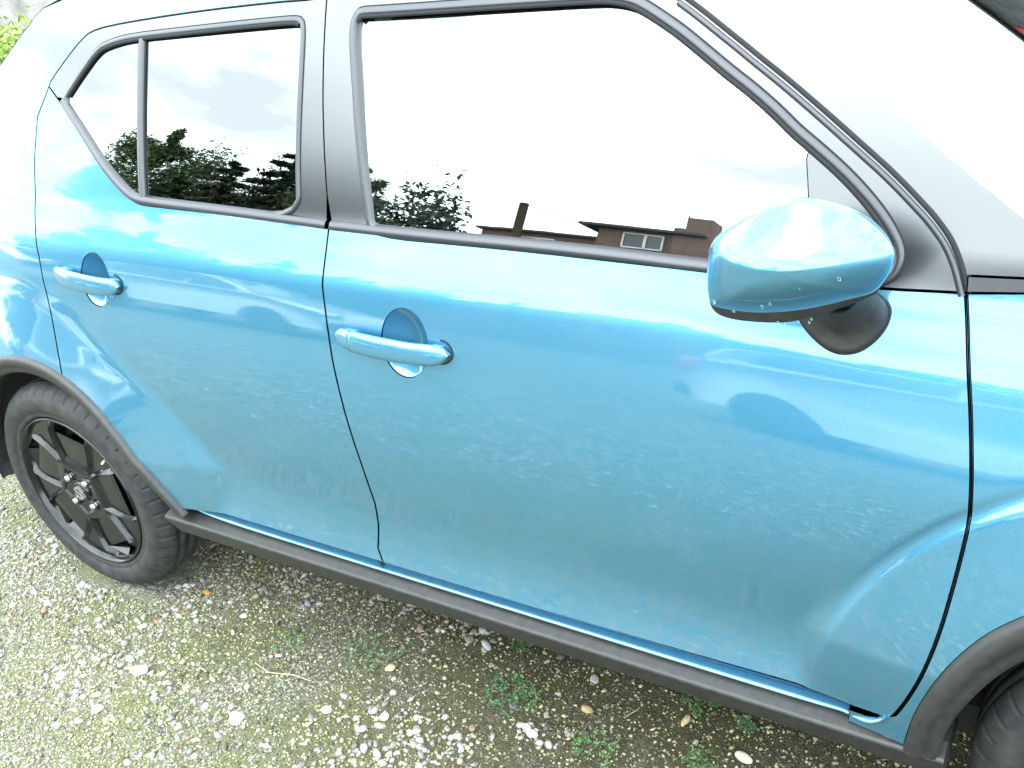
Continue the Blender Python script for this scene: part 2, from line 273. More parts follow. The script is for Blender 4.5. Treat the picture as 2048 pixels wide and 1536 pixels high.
def panel(name, loop, mt, parent, holes=(), fn=Y, off=0., inset=.0022, thick=.016, rad=.002, g=.014, step=.007, flat=False, **k):
    flares = [(cx, r_) for cx in (0., 2.435) for r_ in (.525, .535, .542, .548, .554, .560, .566, .574, .585, .60)] if (fn is Y and g > .0125) else []
    loops = [ccw(resample(loop, step, True))]
    hl = [ccw(resample(h, step, True)) for h in holes]
    L0 = loops[0]-outn(loops[0])*inset; HL = [h+outn(h)*(inset*.3) for h in hl]
    lo, hi = L0.min(0), L0.max(0); gx = np.arange(lo[0]+g*.37, hi[0], g); gz = np.arange(lo[1]+g*.41, hi[1], g)
    q = np.array([(a, b) for a in gx for b in gz]); q = q[inside(L0, q)] if len(q) else np.zeros((0, 2))
    if len(q): q = q[segdist(L0, q) > g*.45]
    if flares:
        for cx in (0., 2.435):
            rr_ = np.hypot(q[:, 0]-cx, q[:, 1]-.304); q = q[(rr_ < .517) | (rr_ > .608)]
        ex = []
        for cx, r_ in flares:
            t_ = np.arange(0, 2*math.pi, .010/r_); ex.append(np.stack([cx+r_*np.cos(t_), .304+r_*np.sin(t_)], 1))
        ex = np.concatenate(ex); ex = ex[inside(L0, ex)]
        if len(ex): ex = ex[segdist(L0, ex) > .004]; q = np.concatenate([q, ex])
    for h in HL:
        if len(q): q = q[~inside(h, q)]
        if len(q): q = q[segdist(h, q) > g*.45]
    B = np.concatenate([L0]+HL); pts = np.concatenate([B, q]); E = []; s = 0
    for l in [L0]+HL:
        m = len(l); E += [(s+i, s+(i+1) % m) for i in range(m)]; s += m
    vv, ee, ff, ov, _, _ = delaunay_2d_cdt([Vector(p) for p in pts], E, [], 0, 1e-6)
    vv = np.array([tuple(p) for p in vv]); ff = np.array([f for f in ff if len(f) == 3]); cen = vv[ff].mean(1)
    ok = inside(L0, cen)
    for h in HL: ok &= ~inside(h, cen)
    ff = ff[ok]; t = vv[ff]; ar = (t[:, 1, 0]-t[:, 0, 0])*(t[:, 2, 1]-t[:, 0, 1])-(t[:, 2, 0]-t[:, 0, 0])*(t[:, 1, 1]-t[:, 0, 1])
    ff[ar > 0] = ff[ar > 0][:, ::-1]; ff = ff[:, ::-1]
    y = fn(vv[:, 0], vv[:, 1])+off; V = [tuple(p) for p in np.stack([vv[:, 0], y, vv[:, 1]], 1)]; Nn = list(nrmf(fn, vv[:, 0], vv[:, 1])); F = [tuple(f) for f in ff]
    for l, sg in [(L0, 1)]+[(h, -1) for h in HL]:
        m = len(l); o = outn(l)*sg; yy = fn(l[:, 0], l[:, 1])+off; nn = nrmf(fn, l[:, 0], l[:, 1]); b = len(V)
        on = np.stack([o[:, 0], np.zeros(m), o[:, 1]], 1); mid = nn+on; mid /= np.linalg.norm(mid, axis=1, keepdims=True)
        rings = [(0, 0, nn), (rad*.7, rad*.3, mid), (rad, rad, on), (rad, thick, on)] if sg > 0 else [(0, 0, nn), (.0007, .0003, mid), (.001, .001, on), (.001, .003, on)]
        for a, dy, n_ in rings:
            V += [(l[i, 0]+o[i, 0]*a, yy[i]+dy, l[i, 1]+o[i, 1]*a) for i in range(m)]; Nn += list(n_)
        for r_ in range(3):
            for i in range(m):
                a0, a1 = b+r_*m+i, b+r_*m+(i+1) % m; c0, c1 = a0+m, a1+m
                F.append((a0, c0, c1, a1) if sg < 0 else (a0, a1, c1, c0))
    return obj(name, V, F, mt, parent, nrm=Nn, **k)
def sweep(name, path, prof, mt, parent, fn=Y, closed=False, **k):
    """profile = [(offset across path, y offset)] along an (x,z) path lying on the body side"""
    P_ = np.array(path, float)
    if closed: o = outn(P_)
    else:
        t = np.gradient(P_, axis=0); t /= np.linalg.norm(t, axis=1, keepdims=True); o = np.stack([t[:, 1], -t[:, 0]], 1)
    m = len(P_); V = []
    base = fn(P_[:, 0], P_[:, 1])
    for a, dy in prof:
        q = P_+o*a; yb = fn(q[:, 0], q[:, 1]); V += [(q[i, 0], yb[i]+dy, q[i, 1]) for i in range(m)]
    F = []
    for r_ in range(len(prof)-1):
        for i in range(m if closed else m-1):
            a0, a1 = r_*m+i, r_*m+(i+1) % m; F.append((a0, a0+m, a1+m, a1))
    return obj(name, V, F, mt, parent, **k)
def RA(cx, deg):
    if cx < 1: return .400+float(np.interp(deg, [5, 8, 19, 30, 42, 60], [.075, .066, .033, .012, .003, 0]))
    return float(np.interp(deg, [100, 127, 135, 145, 157, 170], [.423, .4225, .419, .411, .402, .396]))
def arc(cx, dr_, a0, a1, n=60):
    return [(cx+(RA(cx, q)+dr_)*math.cos(math.radians(q)), .304+(RA(cx, q)+dr_)*math.sin(math.radians(q))) for q in np.linspace(a0, a1, n)]
def dense(loop): return ccw(resample(loop, .006, True))
# ------------------------------------------------------------------ the blue car
car = empty('parked_car', (1.2, .83, 0), 'blue hatchback with black window surrounds, parked on mossy gravel and filling the picture', 'car')
NEAR = []
def near(o): NEAR.append(o); return o
GAP = smooth_path(D['roof_gap'], .01, 1); SEALP = smooth_path(D['seal'], .008, 2); SB = np.array(D['seamB'])
belt_i = 6
lowR = [tuple(p) for p in smooth_path(D['rstrip_low'], .01, 1)]; lowF = [tuple(p) for p in smooth_path(D['fstrip_low'], .01, 1)]
ZB = .386                                   # lower edge of the doors
seam_up = [tuple(p) for p in D['seamB'][:7]]; seam_dn = [tuple(p) for p in D['seamB'][6:]]
seam_dn = [p for p in seam_dn if p[1] > ZB+.01]; seam_end = (D['seamB'][-1][0]+.004, ZB)
fs = [tuple(p) for p in smooth_path(D['fseam'], .01, 2)]
# rear door, painted
a0 = 10.2; rs = D['rear_seam']
a1 = math.degrees(math.atan2(rs[0][1]-.304, rs[0][0]))
rear_loop = lowR + seam_dn + [seam_end, (.90, ZB)] + arc(0, -.003, a0, a1-4, 50) + [rs[1], rs[3], rs[4], rs[5], rs[6], rs[7], tuple(D['roof_gap'][1])]
def ell(c, rx, rz, n=64): return [(c[0]+rx*math.cos(2*math.pi*i/n), c[1]+rz*math.sin(2*math.pi*i/n)) for i in range(n)]
cupF, cupR = D['cupF'][0], D['cupR'][0]
rdoor = near(panel('rear_door', rear_loop, PAINT, car, [ell(cupR, .050, .058)]))
front_loop = [(seam_dn[0][0], seam_dn[0][1])] + seam_dn[1:] + [seam_end, (1.4, ZB), (1.96, ZB+.004)] + [p for p in fs[::-1] if p[1] > ZB+.004] + [tuple(D['fstrip_low'][-1])] + [p for p in lowF[::-1]]
fdoor = near(panel('front_door', front_loop, PAINT, car, [ell(cupF, .052, .062)]))
# handle recesses and handles
def recess(c, rx, rz, door):
    V = []; F = []; K, R_ = 48, 10
    for r_ in range(R_+1):
        s = 1-r_/R_
        for i in range(K):
            a = 2*math.pi*i/K; x, z = c[0]+(rx+.001)*s*math.cos(a), c[1]+(rz+.001)*s*math.sin(a)
            e = c[0]+rx*math.cos(a), c[1]+rz*math.sin(a)
            V.append((x, float(Y(e[0], e[1]))*s+float(Y(c[0], c[1]))*(1-s)+.0012+.021*(1-s**2.4), z))
    return obj('handle_recess', V, [(a, d_, c_, b) for a, b, c_, d_ in grid(R_+1, K, False, True)], PAINT, door)
def handle(p0, p1, door, cap):
    p0, p1 = np.array(p0), np.array(p1); ax = p1-p0; Lh = np.linalg.norm(ax); ax /= Lh; up = np.array([-ax[1], ax[0]])
    def seg(t0, t1, nm, n=26):
        V = []; K = 20
        for i in range(n+1):
            t = t0+(t1-t0)*(.5-.5*math.cos(math.pi*i/n)) if nm == 'door_handle' and t0 == 0 else t0+(t1-t0)*i/n
            u = 2*t-1; hh = .0195*(1-abs(u)**5*.25)*(max(0, 1-abs(u)**14))**.5+.0004; arch = .034*(1-abs(u)**3.0*.45) ; th = .0085*(1-.3*abs(u)**4)
            if t0 > 0 and i == 0: hh -= .0008
            c = p0+ax*(t*Lh); yc = float(Y(c[0], c[1]))-arch+.010
            bend = -.002*(1-u*u)
            for k in range(K):
                a = 2*math.pi*k/K; ca, sa = math.cos(a), math.sin(a); ca = math.copysign(abs(ca)**.8, ca); sa = math.copysign(abs(sa)**.8, sa)
                q = c+up*(hh*ca+bend); V.append((q[0], yc+th*sa+.35*hh*ca*.5, q[1]))
        F = grid(n+1, K, False, True)+[tuple(range(K))[::-1], tuple(n*K+k for k in range(K))]
        return obj(nm, V, F, PAINT, door)
    if cap: seg(0, .165, 'key_cover', 8); h = seg(.168, 1, 'door_handle')
    else: h = seg(0, 1, 'door_handle')
    # feet of the handle standing on the door
    ft = []
    for t in (.10, .90):
        c = p0+ax*(t*Lh); yb = float(Y(c[0], c[1])); ft.append(rbox((c[0]-ax[0]*.004*(1 if t > .5 else -1), yb-.002, c[1]-.001), (.026, .022, .024)))
    for v, f in ft: obj('handle_mount', v, f, PAINT, door)
    # dark gasket round the handle's front foot
    c = p0+ax*Lh; loop = [(c[0]-.024+.0265*math.cos(a), c[1]+.0205*math.sin(a)) for a in np.linspace(-1.5, 1.5, 24)]
    sweep('handle_gasket', loop, [(-.002, -.001), (0, -.003), (.002, -.001)], SEAL, door)
recess(cupF, .052, .062, fdoor); recess(cupR, .050, .058, rdoor)
handle(D['handF'][0], D['handF'][1], fdoor, True); handle(D['handR'][0], D['handR'][1], rdoor, False)
# black window frames
RG = dense(smooth_path(D['rglass']+[D['rglass'][0]], .006, 2)[:-1]); FG = dense(smooth_path(D['fglass']+[D['fglass'][0]], .006, 2)[:-1])
wR, wF = .0155, .0185
RGo = RG+outn(RG)*wR; FGo = FG+outn(FG)*wF
def clip_hole(loop, pts, lift): return [p for p in loop]
top_mid = [(1.05, 1.449), (1.2, 1.452), (1.35, 1.447), (1.5, 1.430)]
mid = D['rstrip_mid']
rframe_loop = [tuple(D['roof_gap'][1])]+[tuple(p) for p in GAP if p[0] > D['roof_gap'][1][0]+.003]+[(seam_up[0][0]-.002, 1.4335)]+seam_up[1:6]+[tuple(p) for p in smooth_path(mid, .01, 1)[::-1]]+[lowR[0]]
rframe = near(panel('rear_window_surround', rframe_loop, BLACK, car, [RGo], inset=.0018, g=.012))
sl_path = [tuple(p) for p in SEALP]
fframe_loop = seam_up[0:1]+top_mid+sl_path+[tuple(p) for p in smooth_path(D['fstrip_low'], .01, 1)[::-1] if p[0] > 1.90]+[tuple(p) for p in smooth_path(D['fstrip_mid'], .01, 1)[::-1]]+seam_up[1:6][::-1]
fframe = near(panel('front_window_surround', fframe_loop, BLACK, car, [FGo], inset=.0018, g=.012))
def ringtrim(loop, w_, parent, name='window_trim'):
    o_ = outn(loop); up_ = np.where(o_[:, 1] > .45)[0]; k0 = [i for i in range(len(up_)-1) if up_[i+1]-up_[i] > 5]
    up_ = np.concatenate([up_[k0[0]+1:], up_[:k0[0]+1]]) if k0 else up_
    sweep('glass_run_seal', loop[up_], [(-.001, .004), (.0, -.0036), (.0062, -.0050), (.0068, -.001)] if outn(loop)[up_[0]]@(1, 0) < 9 else [], SEAL, parent)
    return sweep(name, loop, [(-.003, .012), (.0, .0085), (.004, .0015), (.0055, -.0028), (w_*.55, -.0045), (w_-.0015, -.0035), (w_-.0004, -.001), (w_+.0002, .004)], TRIM, parent, closed=True)
ringtrim(RG, wR, rframe); ringtrim(FG, wF, fframe)
sweep('trim_groove', RGo, [(-.0012, -.0002), (0, -.0016), (.0012, -.0002)], SEAL, rframe, closed=True)
sweep('trim_groove', FGo, [(-.0014, -.0002), (0, -.0018), (.0014, -.0002)], SEAL, fframe, closed=True)
# panes
dv = smooth_path(D['divider'], .01, 1)
def left_of(p, s):
    xi = np.interp(p[1], dv[::-1, 1], dv[::-1, 0]); return (p[0]-xi)*s
qg = [tuple(p) for p in RG if left_of(p, 1) < .004]+[]; mg = [tuple(p) for p in RG if left_of(p, 1) > -.004]
def hullorder(pts):
    c = np.mean(pts, 0); return sorted(pts, key=lambda p: math.atan2(p[1]-c[1], p[0]-c[0]))
near(panel('quarter_light_glass', hullorder(qg), GLASSD, car, fn=YG, inset=-.003, thick=.003, rad=.0005, g=.02))
near(panel('rear_window_pane', hullorder(mg), GLASSD, car, fn=YG, inset=-.003, thick=.003, rad=.0005, g=.02))
near(panel('front_window_pane', FG, GLASS, car, fn=YG, inset=-.003, thick=.003, rad=.0005, g=.02))
near(sweep('window_divider', dv, [(-.0095, .006), (-.009, -.003), (-.004, -.005), (.003, -.005), (.0075, -.003), (.008, .008)], TRIM, car))
sweep('divider_gasket', dv-np.array([-.0, 0]), [(-.0115, .004), (-.0105, .0005), (-.009, .003)], SEAL, fframe)
# mirror sail: black triangle filling the front corner of the window
se = smooth_path(D['sail_edge'], .01, 1)
sail = [tuple(p) for p in se]+[tuple(p) for p in FG if p[0] > se[:, 0].min()+.004]
cs = np.mean(sail, 0)
sail = hullorder(sail)
near(panel('mirror_sail', sail, BLACK, car, fn=lambda x, z: Y(x, z)-.0030, inset=-.005, thick=.02, g=.012))
0 and sweep('sail_edge_ridge', smooth_path([p for p in D['lineB'] if p[1] < 1.262 and p[1] > 1.11], .01, 2)-np.array([.0145, .0125]), [(-.0085, -.004), (-.006, -.0085), (.004, -.010), (.010, -.0085), (.0115, -.003)], TRIM, fframe)
# belt mouldings
BP = [(-.0085, .004), (-.008, -.002), (-.0055, -.0062), (0, -.0078), (.0045, -.0068), (.0075, -.0035), (.0082, .003)]
near(sweep('belt_moulding', smooth_path(D['rstrip_mid'], .01, 1)+np.array([0, -.0010]), BP, TRIM, car))
near(sweep('belt_moulding', smooth_path(D['fstrip_mid'], .01, 1)+np.array([0, -.0010]), BP, TRIM, car))
# seals and gaps
def ontube(path, r, mt, nm, parent, dy=0., ry=None):
    p = np.array(path); y = Y(p[:, 0], p[:, 1])+dy; v, f = tube(np.stack([p[:, 0], y, p[:, 1]], 1), r, 8, ry); return obj(nm, v, f, mt, parent)
near(ontube(SEALP+np.array([-.0030, -.0035]), .0050, TRIM, 'door_seal', car, .001)); near(ontube(SEALP+np.array([.0035, .0035]), .0050, SEAL, 'door_seal', car, .003))
near(ontube(GAP, .0035, SEAL, 'door_seal', car, .004))
near(ontube(top_mid, .004, SEAL, 'door_seal', car, .004))
# A-pillar panel
pr = smooth_path(D['pillar_r'], .01, 1)
ap_loop = [tuple(p) for p in SEALP[:-2]]+[(2.054, 1.062), (2.168, 1.0665)]+[tuple(p) for p in pr[::-1]]+[(1.66, 1.43)]
near(panel('a_pillar', ap_loop, BLACK, car, inset=-.0005, rad=.0001, thick=.0003, g=.014))
near(panel('cowl_trim', [(2.0535, 1.043), (2.0525, 1.0625), (2.17, 1.066), (2.30, 1.060), (2.30, 1.046), (2.17, 1.0505), (2.12, 1.0477)], TRIM, car, off=-.004, inset=.0008, g=.01))
# front wing
bn = [(2.17, 1.0505), (2.30, 1.046), (2.5, 1.015), (2.75, .955), (2.95, .875), (3.04, .79)]
wing = [p for p in fs if p[1] > .405]+[(2.004, .392), (1.985, .3845), (1.955, .382), (1.955, .355), (2.04, .352)]+[p for p in arc(2.435, -.003, 173, 12, 70)]+[(2.86, .42), (3.02, .45), (3.05, .62)]+bn[::-1]+[(2.12, 1.0477), (2.0544, 1.0421)]
near(panel('front_wing', wing, PAINT, car, inset=.0036, g=.015))
# rear quarter, roof side
zt = [(.1242, 1.4612), (.3, 1.487), (.6, 1.502), (1.0, 1.507), (1.4, 1.492), (1.6, 1.452), (1.66, 1.43)]
rearc = [(-.1034, 1.3339), (-.17, 1.26), (-.25, 1.14), (-.34, 1.0), (-.43, .85), (-.5, .70), (-.53, .52), (-.50, .38)]
quart = [tuple(D['roof_gap'][0])]+[tuple(p) for p in GAP]+top_mid+[(1.625, 1.402), (1.66, 1.43)]+zt[::-1][1:]+[tuple(p) for p in D['silh'][::-1][1:]]+rearc[1:]+[(-.42, .36)]+arc(0, -.003, 171, a1-4, 40)+[rs[1], rs[3], rs[4], rs[5], rs[6]]
near(panel('rear_quarter_panel', quart, PAINT, car, inset=.0022, g=.016, thick=.012))
for nm in ('slash1', 'slash2'):
    p = resample(D[nm], .01); near(sweep('pillar_crease', p, [(-.003, -.0001), (0, -.0012), (.003, -.0001)], SEAL if 0 else PAINT, car))
# wheel-arch trims
ringsR = [(.394, 'Y', .003), (.3925, 'Y', -.006), (.387, 'Y', -.0125), (.376, 'c', -.0190), (.369, 'c', -.0180), (.3665, 'c', -.0130), (.357, 'c', -.0105), (.348, 'c', -.0080), (.3455, 'c', -.001), (.345, 'c', .07)]
def archtrim(cx, R_, a0_, a1_, sc=1.):
    V = []; n = 120
    for i in range(n+1):
        dg = a0_+(a1_-a0_)*i/n; a = math.radians(dg); R_ = RA(cx, dg)
        for r_, m_, dy in ringsR:
            r2 = R_-(.394-r_)*(sc if cx < 1 else 1.02+.28*min(1, max(0, (160-dg)/35))); x, z = cx+r2*math.cos(a), .304+r2*math.sin(a)
            xe, ze = cx+R_*math.cos(a), .304+R_*math.sin(a)
            yb = float(Y(x, max(z, .40))) if m_ == 'Y' else float(Y(xe, max(ze, .40)))+.006
            V.append((x, yb+dy, z))
    return near(obj('wheel_arch_trim', V, [(a, d_, c_, b) for a, b, c_, d_ in grid(n+1, len(ringsR))], PLAST, car))
archtrim(0, .398, 8.3, 178); archtrim(2.435, .4035, 2, 173.5, 1.12)
# sill: painted lip and cladding
lp = smooth_path([(.462, .386), (.475, .380), (.51, .3735), (.58, .3690), (.70, .3670), (1.0, .366), (1.5, .3655), (1.80, .3655), (1.93, .3665), (1.965, .370), (1.990, .376), (2.008, .389), (2.016, .402)], .01, 2)
v, f = tube([(a, .0125-.018*float(sst_(1.94, 2.0, a)), b-.0012) for a, b in lp], .0040, 12, .013); near(obj('sill_lip', v, f, PAINT, car))
for xa, xb in ((.475, 1.012), (1.018, 1.998)):
    p = np.array([(a, .377) for a in np.arange(xa, xb, .01)]); near(sweep('door_flange', p, [(-.0098, .0022), (.0125, .0240), (.0125, .035)], PAINT, car, smooth=False))
def xsweep(prof, xs, nm, mt, shift=None, **k):
    V = []
    for i, x in enumerate(xs):
        for y, z in prof:
            s = shift(x, y, z) if shift else (0, 0, 0); V.append((x+s[0], y+s[1], z+s[2]))
    n = len(prof); F = [(a, d_, c_, b) for a, b, c_, d_ in grid(len(xs), n)]+[tuple(range(n)), tuple((len(xs)-1)*n+j for j in range(n))[::-1]]
    return near(obj(nm, V, F, mt, car, **k))
sill_prof = [(.06, .358), (.012, .357), (.004, .354), (-.0145, .3475), (-.0180, .3440), (-.0190, .341), (-.014, .325), (-.008, .305), (-.001, .296), (.010, .291), (.03, .289), (.12, .287), (.12, .30)]
xs = np.concatenate([[.375, .38, .40, .43], np.linspace(.5, 2.04, 40), [2.08, 2.10]])
def sshift(x, y, z):
    e = max(0, (.47-x)/.095)
    return ((.34-z)*.75*e if z < .34 else 0, 0, 0)
xsweep(sill_prof, xs, 'sill_cladding', PLAST, sshift, smooth=False)

# inner structure seen in the gaps
near(panel('inner_side_structure', [(.42, .33), (2.09, .33), (2.09, 1.035), (1.4, 1.035), (.55, 1.05), (.13, .95), (.16, .75), (.36, .55)], PAINT, car, [ell(cupF, .058, .068), ell(cupR, .056, .064)], fn=lambda x, z: Y(x, z)+.040, inset=0, g=.04, step=.02))
near(panel('pillar_inner', [(.93, 1.04), (1.035, 1.04), (1.005, 1.44), (.90, 1.44)], DARK, car, fn=lambda x, z: Y(x, z)+.022, inset=0, g=.04, step=.02))
# water drops hanging below the handles, mirror and mouldings come later
# ------------------------------------------------------------------ mirror, folded back against the window
mir = bpy.data.objects.new('door_mirror', None); COL.objects.link(mir); mir.parent = car; W[mir.name] = W[car.name]; NEARM = mir
def dome(name, loop, mt, y0, H, zc, ku, kd, parent, back=.04, pw=2.6):
    loop = ccw(resample(smooth_path(list(loop)+[loop[0]], .006, 2)[:-1], .006, True)); c = loop.mean(0); c[1] = float(zc(c[0])) if callable(zc) else zc
    V = []; R_ = 18; m = len(loop)
    ss = [1-(1-i/R_)**1.0 for i in range(R_+1)]; ss = [math.sin(s*math.pi/2) for s in ss]
    for s in ss:
        q = c+(loop-c)*s
        for x, z in q:
            zz = float(zc(x)); rd = (z-zz); yy = y0-H*(1-s**pw)**.75+(ku*max(0, rd)+kd*max(0, -rd))*(1-s**6)*1.0
            V.append((x, min(yy, y0), z))
    o = outn(loop)
    for dr_, dy in ((-.001, .010), (-.006, .024), (-.02, back)):
        V += [(loop[i, 0]+o[i, 0]*dr_, y0+dy, loop[i, 1]+o[i, 1]*dr_) for i in range(m)]
    F = [(a, d_, c_, b) for a, b, c_, d_ in grid(R_+4, m, False, True)]; F.append(tuple((R_+3)*m+i for i in range(m)))
    return obj(name, V, F, mt, parent)
crx = np.array(D['crease']); zcf = lambda x: np.interp(x, crx[:, 0], crx[:, 1]-.004)
dome('mirror_cap', D['cap'], PAINT, -.062, .058, zcf, .30, .10, mir, pw=2.2)
dome('mirror_shell', [(a, b-.007) for a, b in D['shell']], PLAST, -.040, .012, zcf, 0, 0, mir, .045)
ft = ccw(resample(smooth_path(list(D['foot'])+[D['foot'][0]], .005, 2)[:-1], .005, True)); fc = ft.mean(0)
V = []; mm = len(ft); topc = np.array([1.912, 1.078])
for s, dy in ((1., .004), (1., -.003), (.985, -.006), (.95, -.0075), (.90, -.013), (.80, -.024), (.68, -.040), (.60, -.056), (.58, -.075)):
    cc = fc+(topc-fc)*(1-s)*2.0
    q = cc+(ft-fc)*s*np.array([1, 1]); yb = Y(ft[:, 0], ft[:, 1]); V += [(q[i, 0], yb[i]*(s > .9)+(s <= .9)*(yb.mean()*.6+yb[i]*.4)+dy, q[i, 1]) for i in range(mm)]
obj('mirror_foot', V, [(a, d_, c_, b) for a, b, c_, d_ in grid(9, mm, False, True)], PLAST, mir)
sweep('foot_gasket', ft, [(-.001, -.002), (.0015, -.0035), (.003, -.001), (.003, .004)], SEAL, mir, closed=True)
# ------------------------------------------------------------------ roof, glass, rear and front ends
def across(curve, nm, mt, crown, push, rows=None, dy=0., nv=25, endf=None, lbl=None):
    c = resample(curve, .03); V = []
    for i, (x, z) in enumerate(c):
        t = i/(len(c)-1); ye = float(Y(x, z))+dy; kz = crown(t, x, z); kx = push(t, x, z)
        for j in range(nv):
            v = j/(nv-1); u = 1-(2*v-1)**2; V.append((x+kx*u, ye+(1.66-2*ye)*v, z+kz*u))
    return obj(nm, V, grid(len(c), nv), mt, car, label=lbl)
across(zt, 'roof', PAINT, lambda t, x, z: .055, lambda t, x, z: .10*t**3)
across([tuple(p) for p in D['silh'][::-1]]+rearc[1:4], 'tailgate', PAINT, lambda t, x, z: .055*(1-t), lambda t, x, z: -.15*t**.8)
across(rearc[3:], 'rear_bumper', PAINT, lambda t, x, z: 0, lambda t, x, z: -.15)
across([(-.14, 1.295), (-.30, 1.06)], 'rear_windscreen', GLASSD, lambda t, x, z: .02, lambda t, x, z: -.175)
across([(1.652, 1.425)]+[(p[0]-.007, p[1]-.006) for p in pr], 'windscreen', WGLASS, dy=.0012, crown= lambda t, x, z: .055-.02*t, push=lambda t, x, z: .10+.10*t)
across([(2.168, 1.0722), (2.18, 1.053)]+bn[1:], 'bonnet', PAINT, lambda t, x, z: .035, lambda t, x, z: .20-.08*t)
across([(3.04, .79), (3.06, .62), (3.02, .45), (2.95, .28)], 'front_bumper', PAINT, lambda t, x, z: .035*(1-t), lambda t, x, z: .12+.02*t)
across([(3.045, .74), (3.055, .66)], 'grille', DARK, lambda t, x, z: .0, lambda t, x, z: .135)
for yy in (.24, 1.42):
    v, f = rbox((3.06, yy, .74), (.10, .24, .14)); obj('headlamp', v, f, CHROME, car)
RED = mat('red_lens', (.55, .03, .03), .15, 0, Coat_Weight=1.)
for yy in (.20, 1.46):
    v, f = rbox((-.47, yy, .86), (.12, .16, .16)); obj('tail_lamp', v, f, RED, car)
v, f = box((1.22, .83, .30), (3.3, 1.40, .06)); obj('underbody', v, f, DARK, car, smooth=False)
# wheel-arch liners
for cx in (0, 2.435):
    V = []; n = 40
    for i in range(n+1):
        a = math.radians(-8+196*i/n)
        for r_, y_ in ((.395, .012), (.395, .03), (.372, .05), (.372, .30), (.05, .30)): V.append((cx+r_*math.cos(a), y_+.01, .304+r_*math.sin(a)))
    near(obj('wheel_arch_liner', V, grid(n+1, 5), DARK, car))
# interior
def seat(x, y, w_):
    o = bpy.data.objects.new('seat', None); COL.objects.link(o); o.parent = car; W[o.name] = W[car.name]
    v, f = rbox((x+.12, y, .60), (.52, w_, .16)); obj('cushion', v, f, CLOTH, o)
    v, f = rbox((0, 0, 0), (.15, w_, .62)); a = math.radians(-16)
    v = [(x-.16+p[0]*math.cos(a)+p[2]*math.sin(a), y+p[1], .90-p[0]*math.sin(a)+p[2]*math.cos(a)) for p in v]; obj('backrest', v, f, CLOTH, o)
    if w_ < .8:
        v, f = rbox((x-.275, y, 1.29), (.10, .26, .17)); obj('headrest', v, f, CLOTH, o)
    return o
seat(1.28, .46, .50); seat(1.28, 1.20, .50); seat(.42, .83, 1.20)
v, f = rbox((2.08, .83, .93), (.50, 1.32, .26)); obj('dashboard', v, f, DARK, car)
V = []
for i in range(40):
    a = 2*math.pi*i/40
    for k in range(8):
        b = 2*math.pi*k/8; rr_ = .18+.014*math.cos(b); px, pz = .014*math.sin(b), rr_*math.sin(a)
        V.append((1.78+px*.9-pz*.35, .46+rr_*math.cos(a), .98+pz*.9+px*.3))
obj('steering_wheel', V, grid(40, 8, True, True), DARK, car)
across([(.2, 1.452), (.6, 1.47), (1.0, 1.475), (1.4, 1.46), (1.58, 1.425)], 'headlining', HEADL, lambda t, x, z: .035, lambda t, x, z: 0)
for yy, sgn in ((.205, 1), (1.455, -1)):
    yy += .025*sgn; v, f = join([tube([(1.026, yy, 1.250), (1.018, yy-.002*sgn, 1.17), (1.010, yy-.004*sgn, 1.07), (1.0, yy-.01*sgn, .80)], .0075, 6, .002), rbox((1.026, yy-.004*sgn, 1.238), (.034, .012, .040))]); obj('seat_belt', v, f, HEADL, car)
v, f = box((1.0, .83, .36), (2.1, 1.35, .04)); obj('floor_pan', v, f, DARK, car, smooth=False)
